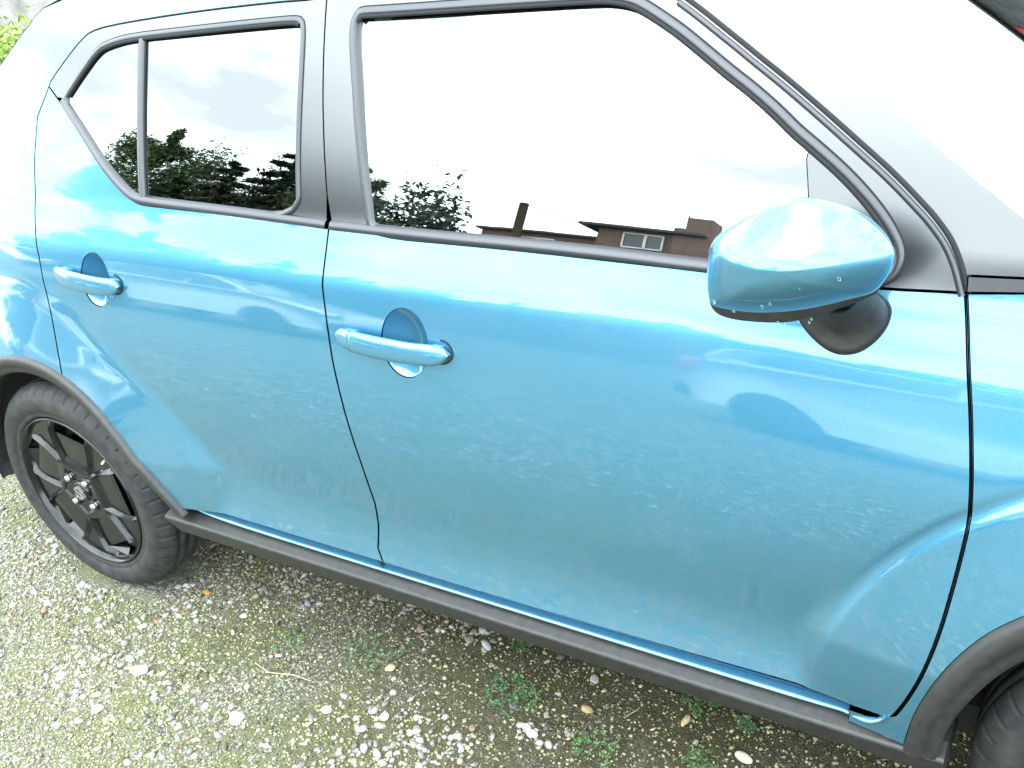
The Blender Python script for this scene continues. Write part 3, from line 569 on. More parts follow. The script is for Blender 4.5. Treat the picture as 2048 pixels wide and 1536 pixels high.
# ------------------------------------------------------------------ wheels
def make_wheel(cx, cy, cz, phase=0.):
    wroot = bpy.data.objects.new('wheel', None); COL.objects.link(wroot); wroot.parent = car; W[wroot.name] = (cx, cy, cz)
    wroot.location = (cx-W[car.name][0], cy-W[car.name][1], cz)
    n = 576; prof = [(.2185, .020), (.2195, .011), (.224, .004), (.231, .0025), (.236, .0035), (.2375, .0015), (.252, -.003), (.268, -.0035), (.279, .0005), (.2815, .0035), (.290, .008), (.298, .017), (.303, .027), (.3062, .036), (.3065, .047), (.300, .049), (.300, .053), (.307, .055), (.3078, .078), (.301, .080), (.301, .084), (.3078, .086), (.3078, .112), (.301, .114), (.301, .118), (.3070, .120), (.3062, .135), (.298, .157), (.27, .175), (.22, .165)]
    V = []
    for i in range(n):
        a = 2*math.pi*i/n; no_ = (i % 12 == 0); nt = (i % 24 == 5)
        for j, (r_, y_) in enumerate(prof):
            if no_ and 10 <= j <= 13: r_ -= .006; y_ += .004
            if nt and 17 <= j <= 18: r_ -= .004
            z = r_*math.sin(a); x = r_*math.cos(a)
            if cz+z < .001: 
                y_ += -.003 if j < 12 else 0; z = .001-cz+(.308-r_)*0
            V.append((cx+x, cy+y_, cz+z))
    obj('tyre', V, [(a, d_, c_, b) for a, b, c_, d_ in grid(n, len(prof), True)], RUBBER, wroot)
    v, f = lathe([(.2205, .014), (.2195, .004), (.2165, .0015), (.2135, .003), (.2115, .010), (.2085, .014), (.206, .022), (.202, .04), (.198, .16), (.05, .165)], (cx, cy, cz), 144)
    obj('rim', v, [(a, d_, c_, b) for a, b, c_, d_ in f], RIM, wroot)
    # spoked face as a relief
    ring = [.030, .034, .040, .050, .062, .070, .076, .082, .088, .094, .099, .104, .110, .118, .128, .140, .152, .164, .176, .186, .191, .196, .202, .2075]
    cols_ = [('s', u) for u in np.linspace(0, 1, 9)[:-1]]+[('w', u) for u in np.linspace(0, 1, 6)[:-1]]+[('h', u) for u in np.linspace(0, 1, 9)]
    cols_ = [(k_, u, 1) for k_, u in cols_]+[(k_, u, -1) for k_, u in cols_[::-1][1:-1]]
    V = []; nr = len(ring); nc = len(cols_); HH = []
    for sct in range(5):
        for k_, u, s_ in cols_:
            for r_ in ring:
                h = 3.5+(17.0-3.5)*min(1, max(0, (r_-.080)/.128)); dl = min(math.degrees((.015+.010*max(0, min(1, (.15-r_)/.05)))/r_), (36-h)*.8)
                a = h*u if k_ == 's' else (h+dl*u if k_ == 'w' else h+dl+(36-h-dl)*u); w_ = (a-h)*math.pi/180*r_
                if r_ <= .072: dpt = .004
                elif k_ == 's': dpt = .011*min(1, (1-u)*h*math.pi/180*r_/.010)*min(1, max(0, (r_-.085)/.03))+.0015*(u > .9 and r_ > .09)*0
                elif k_ == 'w': dpt = .034*u
                else: dpt = .034
                k2 = min(1, max(0, (r_-.072)/.036))
                if k_ != 's' and r_ > .072: dpt = min(dpt, .004+.036*k2)
                if r_ > .187: dpt = dpt*(1-(r_-.187)/.0205)+.012*(r_-.187)/.0205
                th = math.radians(116.5+phase+72*sct+s_*a); V.append((cx+r_*math.cos(th), cy+.004+dpt+.006*max(0, (.2-r_)/.2), cz+r_*math.sin(th))); HH.append(k_ == 'h' and .108 < r_ < .192)
    F = []; NC = 5*nc
    for i in range(NC):
        for j in range(nr-1):
            i2 = (i+1) % NC
            if HH[i*nr+j] and HH[i2*nr+j] and HH[i*nr+j+1] and HH[i2*nr+j+1]: continue
            F.append((i*nr+j, i*nr+j+1, i2*nr+j+1, i2*nr+j))
    o = obj('wheel_spokes', V, F, RIM, wroot, smooth=False)
    v, f = lathe([(.0, .003), (.024, .0045), (.028, .006), (.0305, .014)], (cx, cy, cz), 40); obj('centre_cap', v, [(a, d_, c_, b) for a, b, c_, d_ in f], RIM, wroot)
    # the S-shaped badge
    pth = [(.40, .17), (0, .44), (-.40, .17), (.40, -.17), (0, -.44), (-.40, -.17)]; V, F = [], []
    ca, sa = math.cos(math.radians(phase*0-8)), math.sin(math.radians(phase*0-8)); k = .040
    quads = [[(.46, .13), (.02, .50), (-.02, .50), (-.50, .12), (-.30, .02), (0, .27), (.27, .03)],
             [(-.50, .12), (-.30, .02), (.50, -.12), (.30, -.02)], [(-.46, -.13), (-.02, -.50), (.02, -.50), (.50, -.12), (.30, -.02), (0, -.27), (-.27, -.03)]]
    strokes = [((.42, .16), (0, .47)), ((0, .47), (-.42, .14)), ((-.42, .16), (.42, -.16)), ((.42, -.14), (0, -.47)), ((0, -.47), (-.42, -.16))]
    for (x0, z0), (x1, z1) in strokes:
        dx, dz = x1-x0, z1-z0; l = math.hypot(dx, dz); ox, oz = -dz/l*.085, dx/l*.085; b = len(V)
        for sx, sz in ((x0-ox, z0-oz), (x1-ox, z1-oz), (x1+ox, z1+oz), (x0+ox, z0+oz)):
            X_, Z_ = sx*ca-sz*sa, sx*sa+sz*ca
            V.append((cx+X_*k, cy+.0005, cz+Z_*k)); V.append((cx+X_*k, cy+.006, cz+Z_*k))
        F += [(b, b+2, b+4, b+6), (b, b+1, b+3, b+2), (b+2, b+3, b+5, b+4), (b+4, b+5, b+7, b+6), (b+6, b+7, b+1, b)]
    obj('badge', V, F, CHROME, wroot, smooth=False)
    for k in range(4):
        a = math.radians(134-90*k); nx, nz = cx+.050*math.cos(a), cz+.050*math.sin(a)
        v, f = lathe([(0, -.004), (.006, -.0035), (.0085, .000), (.0092, .012)], (nx, cy+.002, nz), 18); obj('wheel_nut', v, [(q, d_, c_, b) for q, b, c_, d_ in f], CHROME, wroot)
        v, f = lathe([(.0102, .0048), (.0135, .0032), (.0150, .0055)], (nx, cy+.0008, nz), 24); obj('nut_seat', v, [(q, d_, c_, b) for q, b, c_, d_ in f], RIM, wroot)
    v, f = lathe([(.03, .060), (.118, .060), (.120, .062), (.120, .080)], (cx, cy, cz), 48); obj('brake_disc', v, [(q, d_, c_, b) for q, b, c_, d_ in f], STEEL, wroot)
    v, f = rbox((cx+.085, cy+.065, cz+.085), (.09, .06, .09)); obj('brake_caliper', v, f, STEEL, wroot)
    a = math.radians(40); v, f = tube([(cx+.198*math.cos(a), cy+.020, cz+.198*math.sin(a)), (cx+.180*math.cos(a), cy+.010, cz+.180*math.sin(a))], .004, 8); obj('valve', v, f, CHROME, wroot)
    return wroot
w0 = make_wheel(0., .0055, .304)
def copy_wheel(src, loc, flip, spin=0.):
    r_ = src.copy(); COL.objects.link(r_); r_.location = loc; r_.rotation_euler = (0, spin, math.pi if flip else 0)
    for ch in list(src.children):
        c = ch.copy(); COL.objects.link(c); c.parent = r_
    return r_
b0 = Vector(W[car.name])
copy_wheel(w0, Vector((2.435, .012, .304))-b0, False, 0); copy_wheel(w0, Vector((0, 1.6545, .304))-b0, True); copy_wheel(w0, Vector((2.435, 1.648, .304))-b0, True)
# drops of rain under the handles and the mirror
def drops(pts, parent, r0=.0016):
    V, F = [], []
    for p in pts:
        r_ = r0*random.uniform(.6, 1.4); v, f = rbox(p, (r_*1.7, r_*1.2, r_*2.2), e=1.); k = len(V); V += v; F += [tuple(i+k for i in q) for q in f]
    return obj('rain_drops', V, F, WATER, parent, kind='stuff')
hp = []
for (p0, p1) in (D['handF'], D['handR']):
    p0, p1 = np.array(p0), np.array(p1)
    for i in range(16):
        t = random.uniform(.08, .95); c = p0+(p1-p0)*t; hp.append((c[0], float(Y(c[0], c[1]))-.022, c[1]-.0195))
drops(hp, fdoor)
mp_ = []
sh = np.array(D['shell']); 
for i in range(26):
    x = random.uniform(1.79, 1.90); z = np.interp(x, [1.775, 1.80, 1.83, 1.87, 1.90], [1.065, 1.055, 1.0495, 1.050, 1.055]); mp_.append((x, -.030+random.uniform(-.01, .01), z-.004))
cp = np.array(D['cap'])
for (x, z) in ((1.80, 1.10), (1.95, 1.145), (1.87, 1.105), (1.825, 1.09), (1.84, 1.125), (1.905, 1.128), (1.88, 1.082), (1.915, 1.137), (1.86, 1.10)): mp_.append((x, -.062-.05, z))
drops(mp_, mir, .0018)
# far side: the same panels mirrored about the car's middle
for o in NEAR:
    c = o.copy(); COL.objects.link(c); c.parent = car; c.scale = (1, -1, 1)
    for ch in o.children:
        k = ch.copy(); COL.objects.link(k); k.parent = c
r_ = mir.copy(); COL.objects.link(r_); r_.scale = (1, -1, 1)
for ch in mir.children:
    k = ch.copy(); COL.objects.link(k); k.parent = r_
# ------------------------------------------------------------------ ground
def vnoise(x, y, s, seed=0):
    r_ = np.random.default_rng(seed); T = r_.random((256, 256)); x = np.asarray(x)*s+37.3; y = np.asarray(y)*s+11.7
    xi, yi = np.floor(x).astype(int), np.floor(y).astype(int); fx, fy = x-xi, y-yi; fx = fx*fx*(3-2*fx); fy = fy*fy*(3-2*fy)
    g_ = lambda i, j: T[i % 256, j % 256]
    return (g_(xi, yi)*(1-fx)+g_(xi+1, yi)*fx)*(1-fy)+(g_(xi, yi+1)*(1-fx)+g_(xi+1, yi+1)*fx)*fy
def fbm(x, y, s, seed=0, o=4): return sum(vnoise(x, y, s*2**k, seed+k)*.5**k for k in range(o))/sum(.5**k for k in range(o))
def GH(x, y):
    far = np.exp(-((np.asarray(x)-1)**2+(np.asarray(y))**2)/30)
    h = (fbm(x, y, 3., 5, 3)-.5)*.022+(fbm(x, y, 22., 9, 3)-.5)*.010
    for cx in (0, 2.435):
        for cy in (.09, 1.57): h = h*(1-np.exp(-(((x-cx)/.16)**2+((y-cy)/.16)**2)))
    return h*far-.001
ax = np.concatenate([-np.geomspace(300, 1.5, 26), np.linspace(-1.4, 2.6, 290), np.geomspace(2.75, 300, 26)])
ay = np.concatenate([-np.geomspace(300, 1.5, 26), np.linspace(-1.4, 1.2, 190), np.geomspace(1.35, 300, 26)])
GX, GY = np.meshgrid(ax, ay, indexing='ij'); GZ = GH(GX, GY)
V = np.stack([GX.ravel(), GY.ravel(), GZ.ravel()], 1); na_, nb_ = len(ax), len(ay)
ii, jj = np.meshgrid(np.arange(na_-1), np.arange(nb_-1), indexing='ij'); a = (ii*nb_+jj).ravel(); F = np.stack([a, a+nb_, a+nb_+1, a+1], 1)
GR = mat('mossy_gravel_ground', (.2, .2, .15), .9); ln = GR.node_tree.links.new
tcn = nd(GR, 'ShaderNodeTexCoord')
vo = nd(GR, 'ShaderNodeTexVoronoi'); vo.inputs['Scale'].default_value = 150; ln(tcn.outputs['Object'], vo.inputs['Vector'])
vs = ramp(GR, vo.outputs['Color'], [(.0, (.06, .055, .04)), (.45, (.16, .145, .11)), (.75, (.33, .31, .26)), (1, (.52, .51, .46))])
ve = nd(GR, 'ShaderNodeTexVoronoi'); ve.feature = 'DISTANCE_TO_EDGE'; ve.inputs['Scale'].default_value = 150; ln(tcn.outputs['Object'], ve.inputs['Vector'])
er = ramp(GR, ve.outputs['Distance'], [(.0, (.3, .3, .3)), (.12, (1, 1, 1))])
m1 = nd(GR, 'ShaderNodeMix', data_type='RGBA', blend_type='MULTIPLY'); m1.inputs[0].default_value = 1; ln(vs.outputs[0], m1.inputs[6]); ln(er.outputs[0], m1.inputs[7])
ms = ramp(GR, noise(GR, 260, 4, .6).outputs['Fac'], [(.3, (.055, .056, .026)), (.55, (.14, .14, .06)), (.75, (.25, .25, .12))])
mk = ramp(GR, noise(GR, 3.2, 6, .65).outputs['Fac'], [(.40, (0, 0, 0)), (.58, (1, 1, 1))])
m2 = nd(GR, 'ShaderNodeMix', data_type='RGBA'); ln(mk.outputs[0], m2.inputs[0]); ln(m1.outputs[2], m2.inputs[6]); ln(ms.outputs[0], m2.inputs[7])
# larger pale stones scattered over the yard
v2 = nd(GR, 'ShaderNodeTexVoronoi'); v2.inputs['Scale'].default_value = 26; ln(tcn.outputs['Object'], v2.inputs['Vector'])
st = ramp(GR, v2.outputs['Distance'], [(.24, (1, 1, 1)), (.30, (0, 0, 0))]); sel = ramp(GR, noise(GR, 8, 4).outputs['Fac'], [(.50, (0, 0, 0)), (.56, (1, 1, 1))])
mm_ = nd(GR, 'ShaderNodeMath', operation='MULTIPLY'); ln(st.outputs[0], mm_.inputs[0]); ln(sel.outputs[0], mm_.inputs[1])
sx = nd(GR, 'ShaderNodeSeparateXYZ'); ln(tcn.outputs['Object'], sx.inputs[0])
fr = nd(GR, 'ShaderNodeMapRange'); fr.inputs[1].default_value = -.95; fr.inputs[2].default_value = -1.25; ln(sx.outputs[1], fr.inputs[0])
m3f = nd(GR, 'ShaderNodeMath', operation='MULTIPLY'); ln(mm_.outputs[0], m3f.inputs[0]); ln(fr.outputs[0], m3f.inputs[1])
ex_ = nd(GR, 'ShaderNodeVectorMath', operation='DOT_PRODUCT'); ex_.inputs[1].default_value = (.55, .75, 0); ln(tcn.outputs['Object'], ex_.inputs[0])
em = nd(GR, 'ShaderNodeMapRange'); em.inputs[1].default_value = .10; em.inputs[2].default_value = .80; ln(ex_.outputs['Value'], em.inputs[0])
ec = nd(GR, 'ShaderNodeMix', data_type='RGBA', blend_type='MULTIPLY'); ec.inputs[7].default_value = (.36, .32, .27, 1); em2 = nd(GR, 'ShaderNodeMapRange'); em2.inputs[1].default_value = 3.6; em2.inputs[2].default_value = 2.0; ln(ex_.outputs['Value'], em2.inputs[0]); eml = nd(GR, 'ShaderNodeMath', operation='MULTIPLY'); ln(em.outputs[0], eml.inputs[0]); ln(em2.outputs[0], eml.inputs[1]); ln(eml.outputs[0], ec.inputs[0]); ln(m2.outputs[2], ec.inputs[6]); m2 = ec  # darker earth towards the sill, with the shade near the car painted in
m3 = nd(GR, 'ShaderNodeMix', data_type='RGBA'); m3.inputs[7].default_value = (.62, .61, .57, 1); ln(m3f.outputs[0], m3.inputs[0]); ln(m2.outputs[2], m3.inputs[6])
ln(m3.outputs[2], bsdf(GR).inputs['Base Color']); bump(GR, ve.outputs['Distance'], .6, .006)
bigmesh('ground', V, F, GR, kind='structure')

# visible patch of ground in the camera's view, with a margin
def vis(x, y, z=0., mrg=1.22):
    d_ = np.stack([x-CP[0], y-CP[1], np.zeros_like(x)+z-CP[2]], 1); f_ = d_@Fw; u = d_@R2/f_*1994.5; v = -(d_@U2)/f_*1994.5
    return (abs(u) < 1024*mrg) & (v < 768*mrg) & (v > -768) & (f_ > 0)
def scatter(n, x0=-1.6, x1=2.5, y0=-.95, y1=.75):
    x = rng.uniform(x0, x1, n); y = rng.uniform(y0, y1, n); k = vis(x, y) & ~((abs(x) < .17) & (abs(y-.09) < .10)) ; return x[k], y[k]
ICO = {}
def ico(sub):
    if sub in ICO: return ICO[sub]
    t = (1+5**.5)/2; v = np.array([(-1, t, 0), (1, t, 0), (-1, -t, 0), (1, -t, 0), (0, -1, t), (0, 1, t), (0, -1, -t), (0, 1, -t), (t, 0, -1), (t, 0, 1), (-t, 0, -1), (-t, 0, 1)], float)
    f = [(0, 11, 5), (0, 5, 1), (0, 1, 7), (0, 7, 10), (0, 10, 11), (1, 5, 9), (5, 11, 4), (11, 10, 2), (10, 7, 6), (7, 1, 8), (3, 9, 4), (3, 4, 2), (3, 2, 6), (3, 6, 8), (3, 8, 9), (4, 9, 5), (2, 4, 11), (6, 2, 10), (8, 6, 7), (9, 8, 1)]
    v /= np.linalg.norm(v[0])
    for _ in range(sub):
        v = list(v); c = {}; nf = []
        def mdp(a, b):
            k = (min(a, b), max(a, b))
            if k not in c: m = np.array(v[a])+np.array(v[b]); v.append(m/np.linalg.norm(m)); c[k] = len(v)-1
            return c[k]
        for a, b, d_ in f:
            ab, bc, ca = mdp(a, b), mdp(b, d_), mdp(d_, a); nf += [(a, ab, ca), (b, bc, ab), (d_, ca, bc), (ab, bc, ca)]
        f = nf; v = np.array(v)
    ICO[sub] = (np.array(v), np.array(f)); return ICO[sub]
def blobs(x, y, z, s, sub, flat=.6, lump=.22, seed=1):
    """pebble meshes: x,y,z centres, s radii"""
    r_ = np.random.default_rng(seed); v, f = ico(sub); n = len(x); nv = len(v); P_ = np.repeat(v[None], n, 0)
    if sub: 
        k1 = r_.normal(size=(n, 1, 3)); k2 = r_.normal(size=(n, 1, 3)); P_ = P_*(1+lump*np.sin((P_*k1).sum(2, keepdims=True)*1.6+r_.uniform(0, 6, (n, 1, 1)))+lump*.6*np.sin((P_*k2).sum(2, keepdims=True)*2.8))
    else: P_ = P_*(1+r_.uniform(-.25, .25, (n, nv, 1)))
    P_ = P_*np.stack([r_.uniform(.75, 1.35, n), r_.uniform(.65, 1.0, n), r_.uniform(flat*.7, flat*1.25, n)], 1)[:, None, :]
    a = r_.uniform(0, 6.3, n); t = r_.normal(0, .22, n); ca, sa = np.cos(a)[:, None], np.sin(a)[:, None]
    X = P_[..., 0]*ca-P_[..., 1]*sa; Y_ = P_[..., 0]*sa+P_[..., 1]*ca; Z_ = P_[..., 2]+X*t[:, None]
    V = np.stack([X, Y_, Z_], 2)*s[:, None, None]+np.stack([x, y, z], 1)[:, None, :]
    F = (f[None]+(np.arange(n)*nv)[:, None, None]).reshape(-1, 3); return V.reshape(-1, 3), F, nv
STONE = mat('pebble', (.5, .48, .42), .62); at = nd(STONE, 'ShaderNodeAttribute'); at.attribute_name = 'col'
nz = noise(STONE, 260, 4, .6); nr_ = ramp(STONE, nz.outputs['Fac'], [(.3, (.62, .62, .60)), (.65, (1, 1, 1))]); xm = nd(STONE, 'ShaderNodeMix', data_type='RGBA', blend_type='MULTIPLY'); xm.inputs[0].default_value = 1
STONE.node_tree.links.new(at.outputs['Color'], xm.inputs[6]); STONE.node_tree.links.new(nr_.outputs[0], xm.inputs[7]); STONE.node_tree.links.new(xm.outputs[2], bsdf(STONE).inputs['Base Color'])
bump(STONE, noise(STONE, 500, 3).outputs['Fac'], .2, .001)
PAL = .60*np.array([(.66, .65, .61), (.74, .73, .70), (.56, .52, .43), (.60, .50, .34), (.42, .40, .37), (.30, .29, .28), (.48, .34, .26), (.70, .66, .56), (.14, .14, .15), (.50, .27, .19)])
def pick(n, w_): return PAL[rng.choice(len(PAL), n, p=np.array(w_)/sum(w_))]*rng.uniform(.8, 1.12, (n, 1))
def shade(x, y):                       # how pale and stony (0..1) the surface is: stony on the left, mossy and earthy beside the sill on the right, with shade by the sill painted in
    return np.clip(.42-.60*(x-.60)-1.05*y, 0.0, 1)
# clusters of clean pebbles: (x, y, radius, weight)
CL = [(.40, .20, .13, 1.), (.52, .235, .10, .9), (.34, .24, .07, .6), (.82, .30, .10, .9), (.93, .28, .09, .9), (1.03, .285, .08, .9), (.76, .25, .08, .6), (.25, .02, .10, .8), (.18, .10, .06, .8), (.27, -.16, .13, .9), (.40, -.17, .10, .8), (.20, -.24, .10, .9), (.12, -.12, .12, .6), (.33, -.30, .12, .8), (1.07, -.10, .10, 1.), (1.16, -.09, .09, 1.), (1.0, -.15, .09, .8), (1.31, .03, .05, .9), (1.36, .035, .03, .8), (.62, -.06, .06, .5), (.02, .0, .12, .6), (-.1, -.12, .2, .6), (.85, -.20, .09, .6), (.58, -.33, .1, .6), (-.4, .05, .3, .7), (-.6, -.1, .3, .7), (-.3, .3, .2, .5)]
def clus(x, y):
    c = np.zeros_like(x)
    for a, b, r_, w_ in CL: c = np.maximum(c, w_*np.exp(-(((x-a)/r_)**2+((y-b)/r_)**2)))
    return c
# big pebbles
x, y = scatter(42000); c = clus(x, y); k = rng.random(len(x)) < np.clip(c*.80*(.20+1.2*fbm(x, y, 14, 3))+.002+.009*shade(x, y)*fbm(x, y, 6, 8), 0, .8); x, y, c = x[k], y[k], c[k]
s = rng.lognormal(math.log(.0056), .30, len(x)); s = np.clip(s, .003, .013)
V, F, nv = blobs(x, y, GH(x, y)+s*.22, s, 1, .62, .16, 11); under = (y > .10)
col = pick(len(x), [5, 4, 4, 1.8, 3, 1.2, .6, 4, .3, .3]); cu = pick(len(x), [3, 2, 3, 2, 3, 2, 2, 2, 1, 1.5]); col[under] = cu[under]*.72  # browner pebbles by the sill, also darkened to paint in its shade
bigmesh('pebbles', V, F, STONE, cols=np.repeat(col, nv, 0), label='loose pale pebbles lying in clusters on the mossy ground', cat='pebbles', kind='stuff'); nbig = len(x)
x = rng.uniform(-5, 3, 26000); y = rng.uniform(-4.5, -.95, 26000); k = rng.random(len(x)) < .25+.75*(fbm(x, y, 5, 77) > .50); x, y = x[k], y[k]; s = np.clip(rng.lognormal(math.log(.0085), .35, len(x)), .004, .02)
V, F, nv = blobs(x, y, GH(x, y)+s*.3, s, 0, .6, 0, 13); bigmesh('pebbles', V, F, STONE, cols=np.repeat(1.3*pick(len(x), [5, 6, 3, 2, 2, 1, 1, 4, .5, .5]), nv, 0), label='scattered pale pebbles in the open yard in front of the car', cat='pebbles', kind='stuff')
# fine gravel
x, y = scatter(215000); dn = .45+.55*fbm(x, y, 9, 21); k = rng.random(len(x)) < dn*(.45+.55*shade(x, y)); x, y = x[k], y[k]
s = np.clip(rng.lognormal(math.log(.0027), .32, len(x)), .0012, .0062); V, F, nv = blobs(x, y, GH(x, y)+s*.25, s, 0, .6, 0, 12)
sh_ = shade(x, y); col = pick(len(x), [3, 2, 4, 3, 3, 2, 1.5, 3, 1.5, .6]); earth = rng.random(len(x)) > (.14+.75*sh_); col[earth] = np.array((.10, .088, .06))*rng.uniform(.5, 1.9, (earth.sum(), 1))  # more dark earthy grit near the sill, partly standing in for shade
yel = rng.random(len(x)) < .34; col[yel] = np.array((.42, .41, .22))*rng.uniform(.6, 1.2, (yel.sum(), 1))
bigmesh('fine_gravel', V, F, STONE, cols=np.repeat(col, nv, 0), smooth=False, label='fine yellowish grit bedded in moss beside the blue car', cat='gravel', kind='stuff'); ngrit = len(x)
# moss: tiny upright leaflets
LEAF = mat('leaf', (.08, .12, .03), .6); at = nd(LEAF, 'ShaderNodeAttribute'); at.attribute_name = 'col'; LEAF.node_tree.links.new(at.outputs['Color'], bsdf(LEAF).inputs['Base Color']); bsdf(LEAF).inputs['Subsurface Weight'].default_value = 0
def leaflets(x, y, z, ln_, wd, tilt, az, cols, name, **kw):
    n = len(x); ct, st_ = np.cos(tilt), np.sin(tilt); ca, sa = np.cos(az), np.sin(az)
    up = np.stack([ca*ct, sa*ct, st_], 1); sd_ = np.stack([-sa, ca, 0*ca], 1); nn = np.cross(up, sd_); B = np.stack([x, y, z], 1)
    q = [B, B+up*(ln_*.5)[:, None]+sd_*(wd*.5)[:, None]+nn*(ln_*.10)[:, None], B+up*ln_[:, None], B+up*(ln_*.5)[:, None]-sd_*(wd*.5)[:, None]+nn*(ln_*.10)[:, None]]
    V = np.stack(q, 1).reshape(-1, 3); k = np.arange(n)*4; F = np.stack([k, k+1, k+2, k+3], 1)
    return bigmesh(name, V, F, LEAF, cols=np.repeat(cols, 4, 0), smooth=False, **kw)
x, y = scatter(330000); mo = fbm(x, y, 4.2, 31, 4); k = rng.random(len(x)) < np.clip((mo-.40)*4.5, .05, 1)*np.clip(1-clus(x, y)*1.4, 0, 1); x, y, mo = x[k], y[k], mo[k]; n_ = len(x)
hue = fbm(x, y, 7, 41, 3)[:, None]; cols = np.array((.19, .22, .045))*hue*1.3+np.array((.085, .070, .030))*(1-hue); grn = np.clip((fbm(x, y, 3, 51)-.52)*7, 0, 1)[:, None]*np.clip(1.25-.75*x, 0, 1)[:, None]
cols = cols*(1-grn)+np.array((.24, .33, .10))*grn; cols = cols*rng.uniform(.55, 1.35, (n_, 1))*(.38+.75*shade(x, y)[:, None]); br = rng.random(n_) < .04+.10*shade(x, y); cols[br] = np.array((.34, .33, .15))*rng.uniform(.7, 1.2, (br.sum(), 1))  # moss colour lowered towards the sill, shade included
leaflets(x, y, GH(x, y)-.0005, rng.uniform(.0025, .0065, n_), rng.uniform(.001, .0024, n_), rng.uniform(.1, 1.3, n_), rng.uniform(0, 6.3, n_), cols, 'moss', label='yellow green moss growing between the gravel', cat='moss', kind='stuff'); nmoss = n_
# small green weeds
def weed(x, y, r_, n, label, c=(.10, .24, .07)):
    t = rng.uniform(0, 6.3, n); d_ = r_*rng.random(n)**.6; X = x+d_*np.cos(t)*1.2; Y_ = y+d_*np.sin(t); Xs, Ys, Zs, Az, Ti = [], [], [], [], []
    for i in range(n):
        az = rng.uniform(0, 6.3); hz = rng.uniform(.003, .015)
        for k in range(5): Xs.append(X[i]+.0025*math.cos(az)*k*.9); Ys.append(Y_[i]+.0025*math.sin(az)*k*.9); Zs.append(hz+.0012*k); Az.append(az+(1.1 if k % 2 else -1.1)*(k < 4)); Ti.append(rng.uniform(.0, .5))
    Xs, Ys, Zs = map(np.array, (Xs, Ys, Zs)); m = len(Xs); cc = (np.array(c)*.6+np.array((.09, .13, .07))*.4)*rng.uniform(.4, 1.3, (m, 1))
    o = leaflets(Xs, Ys, GH(Xs, Ys)+Zs, rng.uniform(.0045, .008, m), rng.uniform(.0028, .0045, m), np.array(Ti), np.array(Az), cc, 'weed', label=label, cat='weed', group='small green weeds in the gravel')
for a in [(1.22, .105, .055, 90, 'wide mat of bright green weed between pale stones and bare earth', (.11, .27, .09)), (1.604, .236, .030, 45, 'round green weed close under the sill to the left of a tan stone', (.09, .21, .06)),
          (1.159, .245, .020, 30, 'small dark green weed touching the sill edge beside a pebble heap', (.06, .16, .04)), (1.70, .225, .022, 24, 'thin green sprig at the foot of the black sill cladding on the right', (.09, .20, .06)),
          (1.45, .050, .045, 46, 'pale green grassy weed at the bottom edge of the picture', (.15, .30, .10)), (.84, .08, .07, 70, 'low blue green weed mat beside a tan triangular stone', (.16, .30, .14)),
          (1.66, .10, .035, 40, 'green weed at the bottom edge beside a large round stone', (.12, .24, .08)), (.62, .04, .05, 40, 'faint pale green weed patch on open moss, left of the pebble clusters', (.17, .30, .12)),
]: weed(*a)
def stone(x, y, r_, c, label, flat=.55, seed=0, group='single stones lying on the gravel'):
    V, F, nv = blobs(np.array([x]), np.array([y]), GH(np.array([x]), np.array([y]))+r_*.25, np.array([r_]), 3, flat, .10, seed)
    bigmesh('stone', V, F, STONE, cols=np.tile(np.array(c), (len(V), 1)), label=label, cat='stone', group=group)
for i, a in enumerate([(1.726, .151, .0135, (.62, .58, .46), 'large round cream stone at the bottom right below the sill'), (.918, .06, .0125, (.58, .50, .30), 'tan triangular stone standing out on open moss'), (.688, -.209, .016, (.60, .45, .40), 'mottled pinkish stone lying alone on the moss'),
      (1.386, .141, .012, (.42, .30, .14), 'brown wedge shaped stone on dark earth'), (.863, -.104, .0125, (.72, .70, .62), 'pale squarish stone in the middle of the moss'), (1.235, .085, .010, (.12, .12, .14), 'dark slate coloured stone beside the bright weed mat'),
      (.998, -.068, .012, (.66, .60, .50), 'beige round stone left of the white pebble pile'), (1.59, .19, .0115, (.52, .40, .20), 'ochre oval stone under the sill on the right'), (.35, -.20, .020, (.72, .70, .60), 'biggest pale cream stone in the left pebble patch'),
      (.565, .165, .0105, (.20, .21, .25), 'dark grey stone in the pebble heap behind the rear wheel'), (.835, .265, .016, (.40, .25, .19), 'reddish brown cobble among pebbles near the sill'), (1.02, .315, .0155, (.36, .33, .29), 'grey brown cobble tucked under the sill edge'),
      (1.31, .035, .013, (.78, .77, .74), 'largest white stone of the trio at the bottom edge'), (1.29, .045, .012, (.75, .74, .70), 'white oval stone left of the largest white stone'), (.355, -.33, .013, (.70, .68, .64), 'pale grey stone near the bottom left corner'),
      (.44, .06, .009, (.78, .78, .76), 'small white disc stone on yellow moss'), (1.36, .225, .012, (.30, .29, .27), 'flat grey stone in the shade of the sill')]): stone(*a, seed=100+i)
